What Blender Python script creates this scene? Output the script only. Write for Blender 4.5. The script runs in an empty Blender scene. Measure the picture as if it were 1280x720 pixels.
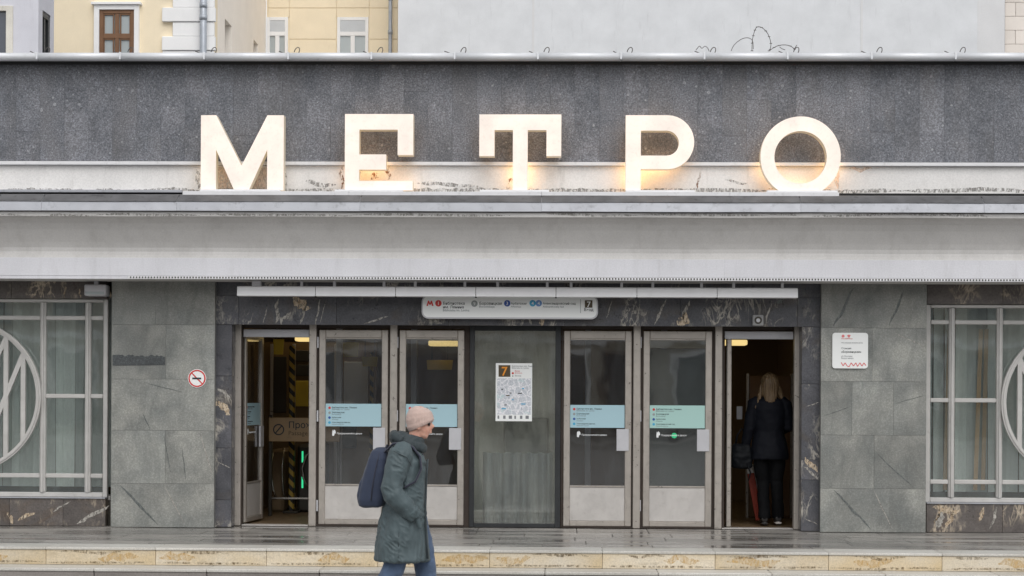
import bpy, bmesh, math, random
from mathutils import Vector, Matrix, noise
R = math.radians
random.seed(7)
scene = bpy.context.scene
COL = scene.collection

# ------------------------------------------------------------------ camera
FPX, PY = 2320.0, 495.0            # focal length and horizon row, in photograph pixels
YAW, ROLL = R(1.6), 0.0051
CAM = Vector((0.559, -20.0, 1.42))
Fd = Vector((-math.sin(YAW), math.cos(YAW), 0))
R0 = Vector((math.cos(YAW), math.sin(YAW), 0)); U0 = Vector((0, 0, 1))
Rt = R0*math.cos(ROLL) + U0*math.sin(ROLL)
Up = U0*math.cos(ROLL) - R0*math.sin(ROLL)
cd = bpy.data.cameras.new('camera'); cam = bpy.data.objects.new('camera', cd); COL.objects.link(cam)
cam.matrix_world = Matrix(((Rt.x, Up.x, -Fd.x, CAM.x), (Rt.y, Up.y, -Fd.y, CAM.y), (Rt.z, Up.z, -Fd.z, CAM.z), (0, 0, 0, 1)))
cd.sensor_width = 36; cd.lens = 36*FPX/1280; cd.shift_y = (PY-360)/1280
cd.clip_end = 3000
scene.camera = cam

# ------------------------------------------------------------------ sky, sun, exposure
world = bpy.data.worlds.new('World'); scene.world = world; world.use_nodes = True
wn = world.node_tree; wn.nodes.clear()
sky = wn.nodes.new('ShaderNodeTexSky'); sky.sky_type = 'NISHITA'; sky.sun_disc = False
SUN_EL, SUN_AZ = R(50), R(165)      # high, behind the camera and a little to the right
sky.sun_elevation = SUN_EL; sky.sun_rotation = SUN_AZ
sky.air_density = 1.0; sky.dust_density = 1.2; sky.ozone_density = 1.0
hs = wn.nodes.new('ShaderNodeHueSaturation'); hs.inputs['Saturation'].default_value = 0.09
bg = wn.nodes.new('ShaderNodeBackground'); bg.inputs[1].default_value = 0.13
wo = wn.nodes.new('ShaderNodeOutputWorld')
wn.links.new(sky.outputs[0], hs.inputs['Color']); wn.links.new(hs.outputs[0], bg.inputs[0]); wn.links.new(bg.outputs[0], wo.inputs[0])
sd = bpy.data.lights.new('sun', 'SUN'); sd.energy = 1.0; sd.angle = R(50); sd.color = (1, 0.97, 0.93)
sun = bpy.data.objects.new('sun', sd); COL.objects.link(sun)
sdir = Vector((math.sin(SUN_AZ)*math.cos(SUN_EL), math.cos(SUN_AZ)*math.cos(SUN_EL), math.sin(SUN_EL)))
sun.rotation_euler = (-sdir).to_track_quat('-Z', 'Y').to_euler(); sun.location = (0, -10, 30)
vs = scene.view_settings; vs.view_transform = 'Standard'; vs.look = 'None'; vs.gamma = 1; vs.use_curve_mapping = False
vs.exposure = 0.38
scene.render.engine = 'CYCLES'

# ------------------------------------------------------------------ measuring: photograph pixel + real depth -> metres
def at(u, v, Y):
    d = Fd + Rt*((u-640)/FPX) - Up*((v-PY)/FPX)
    return CAM + d*((Y-CAM.y)/d.y)
def fx(u, Y=0.0, v=500): return at(u, v, Y).x
def fz(v, Y=0.0, u=640): return at(u, v, Y).z

# ------------------------------------------------------------------ materials
def lin(c):
    return tuple(((x/255)/12.92 if x/255 <= .04045 else ((x/255+.055)/1.055)**2.4) for x in c)
def nd(nt, t, ins=None, **props):
    n = nt.nodes.new('ShaderNode'+t)
    for k, v in props.items(): setattr(n, k, v)
    for k, v in (ins or {}).items():
        s = n.inputs[k]
        if isinstance(v, bpy.types.NodeSocket): nt.links.new(v, s)
        else:
            if s.type == 'RGBA' and len(v) == 3: v = (*v, 1)
            s.default_value = v
    return n
def base(name, rough=.6, metal=0, spec=.5, color=None):
    m = bpy.data.materials.new(name); m.use_nodes = True
    nt = m.node_tree; b = nt.nodes['Principled BSDF']
    b.inputs['Roughness'].default_value = rough; b.inputs['Metallic'].default_value = metal
    b.inputs['Specular IOR Level'].default_value = spec
    if color: b.inputs['Base Color'].default_value = (*color, 1)
    return m, nt, b
def coords(nt, scale=(1, 1, 1), rot=(0, 0, 0), rand=True):
    g = nd(nt, 'NewGeometry').outputs['Position']
    if rand:
        o = nd(nt, 'ObjectInfo').outputs['Random']
        k = nd(nt, 'Math', {0: o, 1: 53.0}, operation='MULTIPLY').outputs[0]
        g = nd(nt, 'VectorMath', {0: g, 1: k}, operation='ADD').outputs[0]
    return nd(nt, 'Mapping', {'Vector': g, 'Scale': scale, 'Rotation': rot}).outputs[0]
def noi(nt, vec, scale, detail=3, rough=.55, dist=0):
    return nd(nt, 'TexNoise', {'Vector': vec, 'Scale': scale, 'Detail': detail, 'Roughness': rough, 'Distortion': dist}).outputs[0]
def ramp(nt, fac, stops, interp='LINEAR'):
    n = nd(nt, 'ValToRGB', {'Fac': fac}); r = n.color_ramp; r.interpolation = interp
    while len(r.elements) < len(stops): r.elements.new(.5)
    for e, (p, c) in zip(r.elements, stops):
        e.position = p; e.color = (c, c, c, 1) if not hasattr(c, '__len__') else (*c, 1)
    return n.outputs[0]
def mix(nt, fac, a, b, blend='MIX'):
    n = nt.nodes.new('ShaderNodeMix'); n.data_type = 'RGBA'; n.blend_type = blend
    for i, v in ((0, fac), (6, a), (7, b)):
        if isinstance(v, bpy.types.NodeSocket): nt.links.new(v, n.inputs[i])
        elif i == 0: n.inputs[0].default_value = v
        else: n.inputs[i].default_value = (*v, 1) if len(v) == 3 else v
    return n.outputs[2]
def mulv(nt, a, k): return nd(nt, 'Math', {0: a, 1: k}, operation='MULTIPLY').outputs[0]
def rnd_gain(nt, lo, hi):
    o = nd(nt, 'ObjectInfo').outputs['Random']
    return nd(nt, 'MapRange', {0: o, 3: lo, 4: hi}).outputs[0]
def gain(nt, col, g):
    c = nd(nt, 'CombineColor', {0: g, 1: g, 2: g}).outputs[0]
    return mix(nt, 1.0, col, c, 'MULTIPLY')
def bump(nt, b, h, strength=.2, dist=.01):
    nt.links.new(nd(nt, 'Bump', {'Height': h, 'Strength': strength, 'Distance': dist}).outputs[0], b.inputs['Normal'])
def col_to(nt, b, c): nt.links.new(c, b.inputs['Base Color'])

def granite(name, c0, c1, speck=.5, spots=True, rough=.55, veins=False, lo=.84, hi=1.16):
    m, nt, b = base(name, rough)
    v = coords(nt)
    big = noi(nt, v, 2.6, 4)
    c = mix(nt, ramp(nt, big, [(.32, 0), (.68, 1)]), c0, c1)
    vs_ = coords(nt, (1, 1, .35)); st = noi(nt, vs_, 5, 4, .7)
    c = gain(nt, c, ramp(nt, st, [(.3, 1-.2), (.7, 1.05)]))
    fine = noi(nt, v, 62, 4, .8)
    c = gain(nt, c, ramp(nt, fine, [(.3, 1-speck), (.5, .95), (.72, 1+speck*1.7)]))
    if spots:
        for sc, thr, amt, mx in ((7.0, .80, .45, .17), (16.0, .66, .5, .22), (34.0, .55, .4, .25)):
            w = nd(nt, 'TexVoronoi', {'Vector': v, 'Scale': sc, 'Randomness': 1.0})
            rr = nd(nt, 'SeparateColor', {0: w.outputs['Color']}).outputs[0]
            th = nd(nt, 'MapRange', {0: rr, 1: thr, 2: 1, 3: 0, 4: mx}).outputs[0]
            isd = nd(nt, 'Math', {0: w.outputs['Distance'], 1: th}, operation='LESS_THAN').outputs[0]
            brk = ramp(nt, noi(nt, v, 120, 2), [(.36, .35), (.55, 1)])
            c = mix(nt, mulv(nt, mix(nt, 1.0, isd, brk, 'MULTIPLY'), amt), c, lin((196, 197, 200)))
        hue = nd(nt, 'MapRange', {0: noi(nt, v, .9, 2), 1: .3, 2: .7, 3: .47, 4: .55}).outputs[0]
        warm = ramp(nt, noi(nt, coords(nt, (1, 1, .4)), 1.7, 3), [(.5, 0), (.75, .35)])
        c = mix(nt, warm, c, lin((112, 106, 100)))
    if veins:
        vv = coords(nt, (1, 1, .45), (0, R(28), 0))
        r_ = noi(nt, vv, 1.6, 4, .5, .6)
        a = nd(nt, 'Math', {0: r_, 1: .5}, operation='SUBTRACT').outputs[0]
        a = nd(nt, 'Math', {0: a}, operation='ABSOLUTE').outputs[0]
        c = mix(nt, mulv(nt, ramp(nt, a, [(0, 1), (.035, 0)]), .22), c, lin((80, 86, 86)))
        dk = ramp(nt, noi(nt, v, 1.3, 3), [(.42, .8), (.62, 1.08)])
        c = gain(nt, c, dk)
    c = gain(nt, c, rnd_gain(nt, lo, hi))
    col_to(nt, b, c)
    bump(nt, b, fine, .15, .004)
    return m
def marble(name, c0, c1, brown, vein, vein_amt=.8, rough=.35):
    m, nt, b = base(name, rough)
    v = coords(nt)
    c = mix(nt, ramp(nt, noi(nt, v, 4, 6, .65, .6), [(.3, 0), (.7, 1)]), c0, c1)
    c = mix(nt, ramp(nt, noi(nt, v, 2.1, 4, .6, 1.2), [(.52, 0), (.72, .7)]), c, brown)
    c = gain(nt, c, ramp(nt, noi(nt, v, 60, 3, .7), [(.3, .75), (.7, 1.3)]))
    for sc, th, amt, rot in ((3.0, .02, 1.0, 32), (7.0, .02, .6, 22), (1.6, .012, .8, 40)):
        vv = coords(nt, (1, 1, .4), (0, R(rot), 0))
        r_ = noi(nt, vv, sc, 6, .6, .7)
        a = nd(nt, 'Math', {0: r_, 1: .5}, operation='SUBTRACT').outputs[0]
        a = nd(nt, 'Math', {0: a}, operation='ABSOLUTE').outputs[0]
        msk = ramp(nt, a, [(0, 1), (th, 0)])
        gate = ramp(nt, noi(nt, v, 2.3, 3), [(.5, 0), (.62, 1)])
        c = mix(nt, mulv(nt, mix(nt, 1.0, msk, gate, 'MULTIPLY'), amt*vein_amt), c, vein)
    c = gain(nt, c, rnd_gain(nt, .85, 1.15))
    col_to(nt, b, c)
    nt.links.new(ramp(nt, noi(nt, v, 12, 3), [(.3, rough-.1), (.7, rough+.15)]), b.inputs['Roughness'])
    return m
def plaster(name, c, stain=.2, grain=.06, rough=.8, streak_c=(90, 86, 80), spots_c=None, lo=1, hi=1, thr=.58):
    m, nt, b = base(name, rough)
    v = coords(nt, rand=False)
    k = gain(nt, c, ramp(nt, noi(nt, v, 1.7, 5, .6), [(.25, 1-grain*2), (.75, 1+grain)]))
    k = gain(nt, k, ramp(nt, noi(nt, v, 70, 2), [(.3, 1-grain), (.7, 1+grain)]))
    sv = coords(nt, (3.2, 3.2, .5), rand=False)
    k = mix(nt, mulv(nt, ramp(nt, noi(nt, sv, 2.2, 6, .7), [(thr, 0), (.8, 1)]), stain), k, lin(streak_c))
    if spots_c:
        k = mix(nt, ramp(nt, noi(nt, v, 6, 7, .75, .5), [(.66, 0), (.72, .85)]), k, lin(spots_c))
    if hi != lo: k = gain(nt, k, rnd_gain(nt, lo, hi))
    col_to(nt, b, k); bump(nt, b, noi(nt, v, 45, 4), .08, .01)
    return m
def painted(name, c, rough=.45, metal=0, var=.1, dirt=.25, dirt_c=(60, 56, 50), spec=.5, lo=1, hi=1):
    m, nt, b = base(name, rough, metal, spec)
    v = coords(nt)
    k = gain(nt, c, ramp(nt, noi(nt, v, 5, 4), [(.3, 1-var), (.7, 1+var*.6)]))
    k = mix(nt, mulv(nt, ramp(nt, noi(nt, v, 14, 6, .7), [(.55, 0), (.8, 1)]), dirt), k, lin(dirt_c))
    if hi != lo: k = gain(nt, k, rnd_gain(nt, lo, hi))
    col_to(nt, b, k)
    nt.links.new(ramp(nt, noi(nt, v, 20, 3), [(.3, max(rough-.1, .05)), (.7, rough+.12)]), b.inputs['Roughness'])
    return m
def flat(name, c, rough=.5, metal=0, spec=.5): return base(name, rough, metal, spec, c)[0]
def emit(name, c, s, c2=None):
    m, nt, b = base(name, .4, color=c2 or c)
    b.inputs['Emission Color'].default_value = (*c, 1); b.inputs['Emission Strength'].default_value = s
    return m
def glass(name, tint, refl=1.0, dirt=.06, rough=.02, dirt_c=(150, 155, 150)):
    m = bpy.data.materials.new(name); m.use_nodes = True; nt = m.node_tree; nt.nodes.clear()
    out = nd(nt, 'OutputMaterial')
    ge = nd(nt, 'NewGeometry')
    dt = nd(nt, 'VectorMath', {0: ge.outputs['Incoming'], 1: ge.outputs['Normal']}, operation='DOT_PRODUCT').outputs['Value']
    dt = nd(nt, 'Math', {0: 1.0, 1: nd(nt, 'Math', {0: dt}, operation='ABSOLUTE').outputs[0]}, operation='SUBTRACT').outputs[0]
    p5 = nd(nt, 'Math', {0: dt, 1: 5.0}, operation='POWER').outputs[0]
    fr = nd(nt, 'MapRange', {0: p5, 1: 0.0, 2: 1.0, 3: .045*refl, 4: .9}).outputs[0]
    v = coords(nt, rand=True)
    wob = nd(nt, 'Bump', {'Height': noi(nt, v, .8, 3, .6), 'Strength': .05, 'Distance': .05}).outputs[0]
    tr = nd(nt, 'BsdfTransparent', {'Color': tint}).outputs[0]
    gl = nd(nt, 'BsdfGlossy', {'Color': (1, 1, 1), 'Roughness': rough, 'Normal': wob}).outputs[0]
    df = nd(nt, 'BsdfDiffuse', {'Color': lin(dirt_c)}).outputs[0]
    sv = coords(nt, (2, 2, .5))
    da = mulv(nt, ramp(nt, noi(nt, sv, 3, 7, .75), [(.38, .12), (.72, 1)]), dirt)
    s1 = nd(nt, 'MixShader', {0: da, 1: tr, 2: df}).outputs[0]
    s2 = nd(nt, 'MixShader', {0: fr, 1: s1, 2: gl}).outputs[0]
    nt.links.new(s2, out.inputs['Surface'])
    return m
M = {}
M['slab'] = granite('dark_granite', lin((101, 104, 111)), lin((126, 127, 133)), .68, True, .55, False, .93, 1.07)
M['pillar'] = granite('green_grey_stone', lin((136, 139, 136)), lin((155, 155, 149)), .26, False, .45, True, .94, 1.07)
M['marble'] = marble('dark_marble', lin((70, 71, 76)), lin((92, 92, 97)), lin((84, 76, 68)), lin((196, 190, 178)))
M['plinth'] = marble('brown_marble', lin((84, 79, 77)), lin((106, 100, 96)), lin((96, 80, 66)), lin((205, 190, 168)), .9)
def vein_mat(name, c, c2, lo_, hi_):
    m, nt, b = base(name, .4)
    v = coords(nt); n1 = noi(nt, coords(nt, (1.6, 1, .7), (0, R(25), 0)), 26, 5, .7, .6)
    col_to(nt, b, mix(nt, ramp(nt, noi(nt, v, 30, 4, .7), [(.35, 0), (.65, 1)]), c, c2))
    nt.links.new(ramp(nt, n1, [(lo_, 0), (hi_, 1)]), b.inputs['Alpha'])
    return m
M['cream_vein'] = vein_mat('cream_vein', lin((214, 200, 178)), lin((168, 144, 116)), .38, .52)
M['white_vein'] = vein_mat('pale_vein', lin((190, 186, 178)), lin((140, 136, 130)), .34, .52)
M['rust'] = vein_mat('rust_stain', lin((150, 98, 54)), lin((110, 84, 62)), .46, .62)
M['pink_stain'] = vein_mat('pinkish_stain', lin((222, 196, 178)), lin((236, 222, 208)), .30, .55)
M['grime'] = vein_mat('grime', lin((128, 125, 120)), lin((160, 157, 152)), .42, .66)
M['grime_shade'] = vein_mat('step_grime_shade', lin((84, 70, 48)), lin((132, 108, 70)), .44, .70)  # grime and contact shade painted together along the riser edges
M['ochre'] = vein_mat('ochre_stain', lin((210, 168, 96)), lin((212, 186, 136)), .36, .80)
M['dark_vein'] = vein_mat('dark_vein', lin((90, 95, 95)), lin((118, 122, 120)), .28, .55)
M['cornice'] = plaster('cornice_paint', lin((204, 202, 200)), .26, .05, .7, (138, 134, 128), None, 1, 1, .5)
M['fascia'] = plaster('fascia_paint', lin((214, 214, 219)), .3, .05, .6, (150, 148, 146), None, 1, 1, .52)
M['band'] = plaster('band_plaster', lin((232, 230, 228)), .4, .07, .75, (150, 146, 140), None)
M['flash'] = painted('zinc_flashing', lin((176, 178, 184)), .45, .3, .12, .5, (70, 68, 66))
M['flash_dirty'] = painted('stained_flashing', lin((104, 104, 106)), .6, .1, .3, .9, (40, 39, 38))
M['gutter'] = painted('gutter_metal', lin((226, 228, 232)), .4, .15, .05, .25, (150, 144, 138))
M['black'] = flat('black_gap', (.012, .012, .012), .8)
M['rail'] = painted('white_rail', lin((226, 226, 228)), .45, 0, .06, .35, (110, 106, 100))
M['white'] = painted('white_paint', lin((240, 240, 242)), .4, 0, .04, .12)
M['frame'] = painted('window_frame_paint', lin((196, 194, 191)), .45, .15, .1, .3, (110, 106, 98))
M['alu'] = painted('door_aluminium', lin((184, 177, 169)), .36, .55, .09, .35, (96, 86, 76))
M['alu_dark'] = painted('dark_anodised', lin((52, 54, 56)), .4, .3, .1, .2)
M['kick'] = painted('kick_plate_metal', lin((200, 196, 192)), .4, .3, .1, .3, (140, 132, 122))
M['plate'] = painted('push_plate_metal', lin((196, 196, 200)), .4, .2, .05, .1)
M['brown_gap'] = painted('rusty_frame', lin((52, 42, 36)), .7, 0, .2, .4)
M['glass'] = glass('door_glass', (.86, .87, .87), 2.3, .07, .02, (150, 158, 162))
M['glass_win'] = glass('window_glass', (.96, .97, .965), 2.2, .14, .02, (170, 182, 178))  # dirt layer also paints in a pale veil of reflected sky
M['glass_mid'] = glass('dusty_glass', (.94, .95, .94), 1.9, .20, .03, (176, 178, 168))
M['sticker'] = flat('pale_blue_notice', lin((168, 200, 210)), .35)
M['sticker_green'] = flat('pale_green_notice', lin((170, 206, 200)), .35)
M['ink'] = flat('dark_print', lin((46, 50, 56)), .5)
M['ink_grey'] = flat('grey_print', lin((120, 124, 128)), .5)
M['ink_white'] = flat('white_print', lin((232, 234, 234)), .5)
M['red'] = flat('red_print', lin((205, 62, 58)), .45)
M['pale_red'] = flat('pale_red_print', lin((226, 130, 130)), .45)
M['blue'] = flat('blue_print', lin((46, 84, 160)), .45)
M['cyan'] = flat('cyan_print', lin((70, 165, 205)), .45)
M['lblue'] = flat('light_blue_print', lin((110, 150, 205)), .45)
M['grey_print'] = flat('grey_line_print', lin((150, 156, 156)), .45)
M['brown_print'] = flat('brown_print', lin((78, 66, 44)), .45)
M['orange_print'] = flat('orange_print', lin((236, 150, 40)), .45)
M['signface'] = flat('sign_acrylic', lin((242, 244, 243)), .3)
M['tile'] = None
def wet_tile():
    m, nt, b = base('wet_paving', .3)
    v = coords(nt, (.5, 1, 1)); w = coords(nt, (.16, .9, 1), rand=False)
    c = mix(nt, ramp(nt, noi(nt, v, 3, 5, .6), [(.3, 0), (.7, 1)]), lin((122, 119, 115)), lin((162, 158, 153)))
    wet = noi(nt, w, 3.2, 6, .65, .4)
    c = gain(nt, c, ramp(nt, wet, [(.36, .55), (.5, .92), (.64, 1.2)]))
    c = gain(nt, c, ramp(nt, noi(nt, v, 80, 2), [(.3, .88), (.7, 1.1)]))
    spots = noi(nt, coords(nt, (.35, 1, 1), rand=False), 2.1, 3)
    c = gain(nt, c, ramp(nt, spots, [(.69, 1), (.73, .45)]))
    c = gain(nt, c, rnd_gain(nt, .8, 1.15))
    col_to(nt, b, c)
    nt.links.new(ramp(nt, wet, [(.38, .08), (.60, .42)]), b.inputs['Roughness'])
    bump(nt, b, noi(nt, v, 9, 3), .03, .01)
    return m
M['tile'] = wet_tile()
def step_stone(name, c0, c1, stain_c, rough=.55, thr=.58):
    m, nt, b = base(name, rough)
    v = coords(nt)
    c = mix(nt, ramp(nt, noi(nt, coords(nt, (.5, 1, 1)), 3, 4), [(.35, 0), (.68, 1)]), c0, c1)
    c = gain(nt, c, ramp(nt, noi(nt, v, 70, 3, .7), [(.3, .8), (.7, 1.14)]))
    c = mix(nt, ramp(nt, noi(nt, coords(nt, (.6, 1, 2)), 4, 7, .7), [(thr, 0), (thr+.16, .75)]), c, stain_c)
    c = gain(nt, c, rnd_gain(nt, .9, 1.08))
    col_to(nt, b, c); bump(nt, b, noi(nt, v, 60, 3), .15, .006)
    return m
M['step_cream'] = step_stone('cream_step_stone', lin((214, 204, 186)), lin((204, 184, 148)), lin((112, 94, 60)))
M['nosing'] = step_stone('pale_nosing', lin((206, 204, 198)), lin((190, 186, 178)), lin((130, 124, 112)), .4, .66)
M['step_grey'] = step_stone('grey_step_granite', lin((138, 132, 128)), lin((118, 112, 108)), lin((80, 74, 68)), .6, .62)
M['asphalt'] = granite('asphalt', (.05, .05, .052), (.065, .065, .066), .3, False, .5, False, 1, 1)
M['pavement'] = granite('pavement_granite', lin((150, 149, 147)), lin((168, 166, 163)), .2, False, .45, False, 1, 1)
M['blind'] = plaster('blind_fabric', lin((236, 244, 240)), .15, .05, .8, (120, 130, 128), None, .55, 1.05)  # wide random tone per slat puts fold shading into the colour
M['blind_brown'] = plaster('brown_blind_fabric', lin((150, 126, 92)), .2, .06, .8, (90, 70, 50), None, .8, 1.1)
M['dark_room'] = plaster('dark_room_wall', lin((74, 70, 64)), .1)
M['vest_wall'] = plaster('vestibule_wall', lin((128, 108, 82)), .2)
M['lampfill'] = emit('hall_fill_lamp', (1, .82, .52), 1.7)
M['vest_floor'] = painted('vestibule_floor', lin((120, 100, 76)), .4, 0, .15, .3)
M['yel'] = plaster('yellow_plaster', lin((248, 233, 204)), .14, .03, .85, (190, 170, 130))
M['pinkcream'] = plaster('cream_plaster', lin((252, 244, 234)), .08, .03, .85, (190, 170, 150))
M['greywall'] = plaster('grey_render', lin((220, 222, 225)), .32, .05, .85, (160, 160, 162))
M['greywall2'] = plaster('dull_grey_render', lin((218, 218, 219)), .2, .03, .85, (150, 150, 150))
M['lilac'] = plaster('lilac_grey_paint', lin((214, 214, 222)), .25, .05, .7, (150, 148, 154))
M['whitestucco'] = plaster('white_stucco', lin((246, 246, 246)), .12, .03, .8, (190, 188, 184))
M['beige_brick'] = plaster('beige_brick', lin((236, 228, 220)), .15, .05, .85, (170, 160, 150), None, .93, 1.05)
M['peel'] = plaster('peeling_white_paint', lin((226, 222, 212)), .7, .08, .8, (90, 80, 66), (84, 76, 66))
M['woodbrown'] = painted('brown_window_wood', lin((126, 92, 66)), .5, 0, .14, .3)
M['pane_dark'] = flat('far_pane_dark', lin((66, 72, 84)), .08, 0, .8)
M['pane_light'] = flat('far_pane_pale', lin((176, 184, 186)), .12, 0, .8)
M['shutter'] = painted('roller_shutter', lin((202, 206, 210)), .5, 0, .04, .1)
M['pipe'] = painted('drainpipe_zinc', lin((172, 178, 186)), .4, .3, .08, .3)
M['wire'] = flat('rusty_wire', lin((92, 88, 86)), .6, .3)
M['yellow'] = painted('yellow_board', lin((206, 180, 60)), .5, 0, .1, .15)
M['hazard'] = None
def hazard():
    m, nt, b = base('hazard_stripes', .5)
    g = coords(nt, (1, 1, 1), (0, R(45), 0), rand=False)
    s = nd(nt, 'SeparateXYZ', {0: g}).outputs[0]
    f = nd(nt, 'Math', {0: mulv(nt, s, 11.0)}, operation='FRACT').outputs[0]
    t = nd(nt, 'Math', {0: f, 1: .5}, operation='GREATER_THAN').outputs[0]
    col_to(nt, b, mix(nt, t, lin((26, 24, 22)), lin((168, 140, 56))))
    return m
M['hazard'] = hazard()
M['lampwarm'] = emit('warm_lamp', (1, .74, .30), .7)
M['led'] = emit('green_led', (.05, .8, .34), .7)
M['letter'] = emit('letter_face_light', (1.0, .79, .62), .36, (.70, .66, .63))
def uneven_light(m, lo, hi):
    nt = m.node_tree; b = nt.nodes['Principled BSDF']
    f = noi(nt, coords(nt), 3.2, 2)
    nt.links.new(nd(nt, 'MapRange', {0: f, 1: .3, 2: .7, 3: lo, 4: hi}).outputs[0], b.inputs['Emission Strength'])
    k = gain(nt, (.70, .66, .63), ramp(nt, noi(nt, coords(nt), 24, 5, .7), [(.5, 1), (.75, .86)])); col_to(nt, b, k)
uneven_light(M['letter'], .26, .44)
M['letter_side'] = emit('letter_side_light', (1.0, .76, .42), .14, (.6, .56, .5))
M['back_hi'] = emit('letter_back_light', (1.0, .66, .30), 4.2)
M['back_soft'] = emit('letter_back_light', (1.0, .62, .26), .5)
M['chrome'] = flat('steel_tube', lin((190, 186, 180)), .25, .9)
M['steel_dark'] = painted('dark_steel', lin((70, 66, 60)), .4, .4)
M['orange'] = painted('orange_plastic', lin((150, 52, 32)), .5, 0, .06, .1)
M['speaker'] = painted('speaker_grey', lin((150, 150, 150)), .6, 0, .05, .1)

# ------------------------------------------------------------------ mesh helpers
def box_bm(bm, x0, x1, y0, y1, z0, z1, bev=0):
    r = bmesh.ops.create_cube(bm, size=1)
    vs_ = r['verts']
    for v in vs_:
        v.co = Vector(((x0+x1)/2+v.co.x*(x1-x0), (y0+y1)/2+v.co.y*(y1-y0), (z0+z1)/2+v.co.z*(z1-z0)))
    if bev:
        es = list({e for v in vs_ for e in v.link_edges})
        bmesh.ops.bevel(bm, geom=es, offset=bev, segments=1, affect='EDGES', profile=.5)
def mesh_of(bm, name, smooth=False):
    bmesh.ops.recalc_face_normals(bm, faces=bm.faces)
    me = bpy.data.meshes.new(name); bm.to_mesh(me); bm.free()
    if smooth:
        for p in me.polygons: p.use_smooth = True
    return me
def box(x0, x1, y0, y1, z0, z1, bev=0, name='box'):
    bm = bmesh.new()
    if x1 < x0: x0, x1 = x1, x0
    box_bm(bm, x0, x1, y0, y1, z0, z1, bev)
    return mesh_of(bm, name)
def boxes(lst, bev=0, name='boxes'):
    bm = bmesh.new()
    for b in lst: box_bm(bm, *b, bev)
    return mesh_of(bm, name)
def prism(poly, y0, y1, name='prism', holes=(), bev=0):
    """poly of (x, z), front at y0, back at y1"""
    bm = bmesh.new()
    loops = [poly]+list(holes)
    edges = []
    for lp in loops:
        vv = [bm.verts.new((x, y0, z)) for x, z in lp]
        edges += [bm.edges.new((vv[i], vv[(i+1) % len(vv)])) for i in range(len(vv))]
    r = bmesh.ops.triangle_fill(bm, use_beauty=True, use_dissolve=False, edges=edges)
    fs = [f for f in r['geom'] if isinstance(f, bmesh.types.BMFace)]
    ex = bmesh.ops.extrude_face_region(bm, geom=fs)
    for v in [g for g in ex['geom'] if isinstance(g, bmesh.types.BMVert)]: v.co.y = y1
    return mesh_of(bm, name)
def profile(pts, x0, x1, name='profile', smooth_angle=None):
    """closed profile of (y, z) swept along x"""
    bm = bmesh.new(); n = len(pts)
    a = [bm.verts.new((x0, y, z)) for y, z in pts]; b = [bm.verts.new((x1, y, z)) for y, z in pts]
    for i in range(n): bm.faces.new((a[i], a[(i+1) % n], b[(i+1) % n], b[i]))
    bm.faces.new(a); bm.faces.new(b[::-1])
    return mesh_of(bm, name)
def wavy(pts, x0, x1, n=90, amp=.004, seed=0):
    bm = bmesh.new(); rows = []; m = len(pts)
    for k in range(n+1):
        x = x0+(x1-x0)*k/n
        rows.append([bm.verts.new((x, y+amp*noise.noise(Vector((x*1.1, z*3+seed, 1))), z+amp*.7*noise.noise(Vector((x*.8, z*2, 5+seed))))) for y, z in pts])
    for k in range(n):
        for i in range(m): bm.faces.new((rows[k][i], rows[k][(i+1) % m], rows[k+1][(i+1) % m], rows[k+1][i]))
    bm.faces.new(rows[0]); bm.faces.new(rows[-1][::-1])
    return mesh_of(bm, 'wavy')
def tube(path, r, n=8, name='tube', closed=False):
    bm = bmesh.new(); tube_bm(bm, path, r, n, closed); return mesh_of(bm, name, True)
def tube_bm(bm, path, r, n=8, closed=False):
    path = [Vector(p) for p in path]; rings = []; m = len(path)
    prev = None
    for i, p in enumerate(path):
        if closed: t = path[(i+1) % m]-path[i-1]
        else: t = path[min(i+1, m-1)]-path[max(i-1, 0)]
        t.normalize()
        if prev is None:
            ref = Vector((0, 1, 0)) if abs(t.y) < .9 else Vector((1, 0, 0))
        else: ref = prev
        a = (ref-t*ref.dot(t)).normalized(); prev = a; b = t.cross(a)
        rr = r[i] if hasattr(r, '__len__') else r
        rings.append([bm.verts.new(p+(a*math.cos(k*2*math.pi/n)+b*math.sin(k*2*math.pi/n))*rr) for k in range(n)])
    for i in range(m if closed else m-1):
        A, B = rings[i], rings[(i+1) % m]
        for k in range(n): bm.faces.new((A[k], A[(k+1) % n], B[(k+1) % n], B[k]))
    if not closed:
        bm.faces.new(rings[0][::-1]); bm.faces.new(rings[-1])
def ringbar(cx, cz, r0, r1, y0, y1, n=64, name='ring'):
    bm = bmesh.new(); R_ = []
    for k in range(n):
        a = 2*math.pi*k/n; c, s = math.cos(a), math.sin(a)
        R_.append([bm.verts.new((cx+r*c, y, cz+r*s)) for r, y in ((r0, y0), (r1, y0), (r1, y1), (r0, y1))])
    for k in range(n):
        A, B = R_[k], R_[(k+1) % n]
        for j in range(4): bm.faces.new((A[j], A[(j+1) % 4], B[(j+1) % 4], B[j]))
    return mesh_of(bm, name)
def bar2d(x0, z0, x1, z1, w, y0, y1, name='bar'):
    d = Vector((x1-x0, z1-z0)).normalized(); p = Vector((-d.y, d.x))*w/2
    return prism([(x0+p.x, z0+p.y), (x1+p.x, z1+p.y), (x1-p.x, z1-p.y), (x0-p.x, z0-p.y)], y0, y1, name)
def disc(cx, cz, r, y0, y1, n=28, name='disc'):
    return prism([(cx+r*math.cos(2*math.pi*k/n), cz+r*math.sin(2*math.pi*k/n)) for k in range(n)], y0, y1, name)
def rrect(x0, x1, z0, z1, r, n=6):
    pts = []
    for cx, cz, a0 in ((x1-r, z1-r, 0), (x0+r, z1-r, 90), (x0+r, z0+r, 180), (x1-r, z0+r, 270)):
        for k in range(n+1):
            a = R(a0+90*k/n); pts.append((cx+r*math.cos(a), cz+r*math.sin(a)))
    return pts
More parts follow.
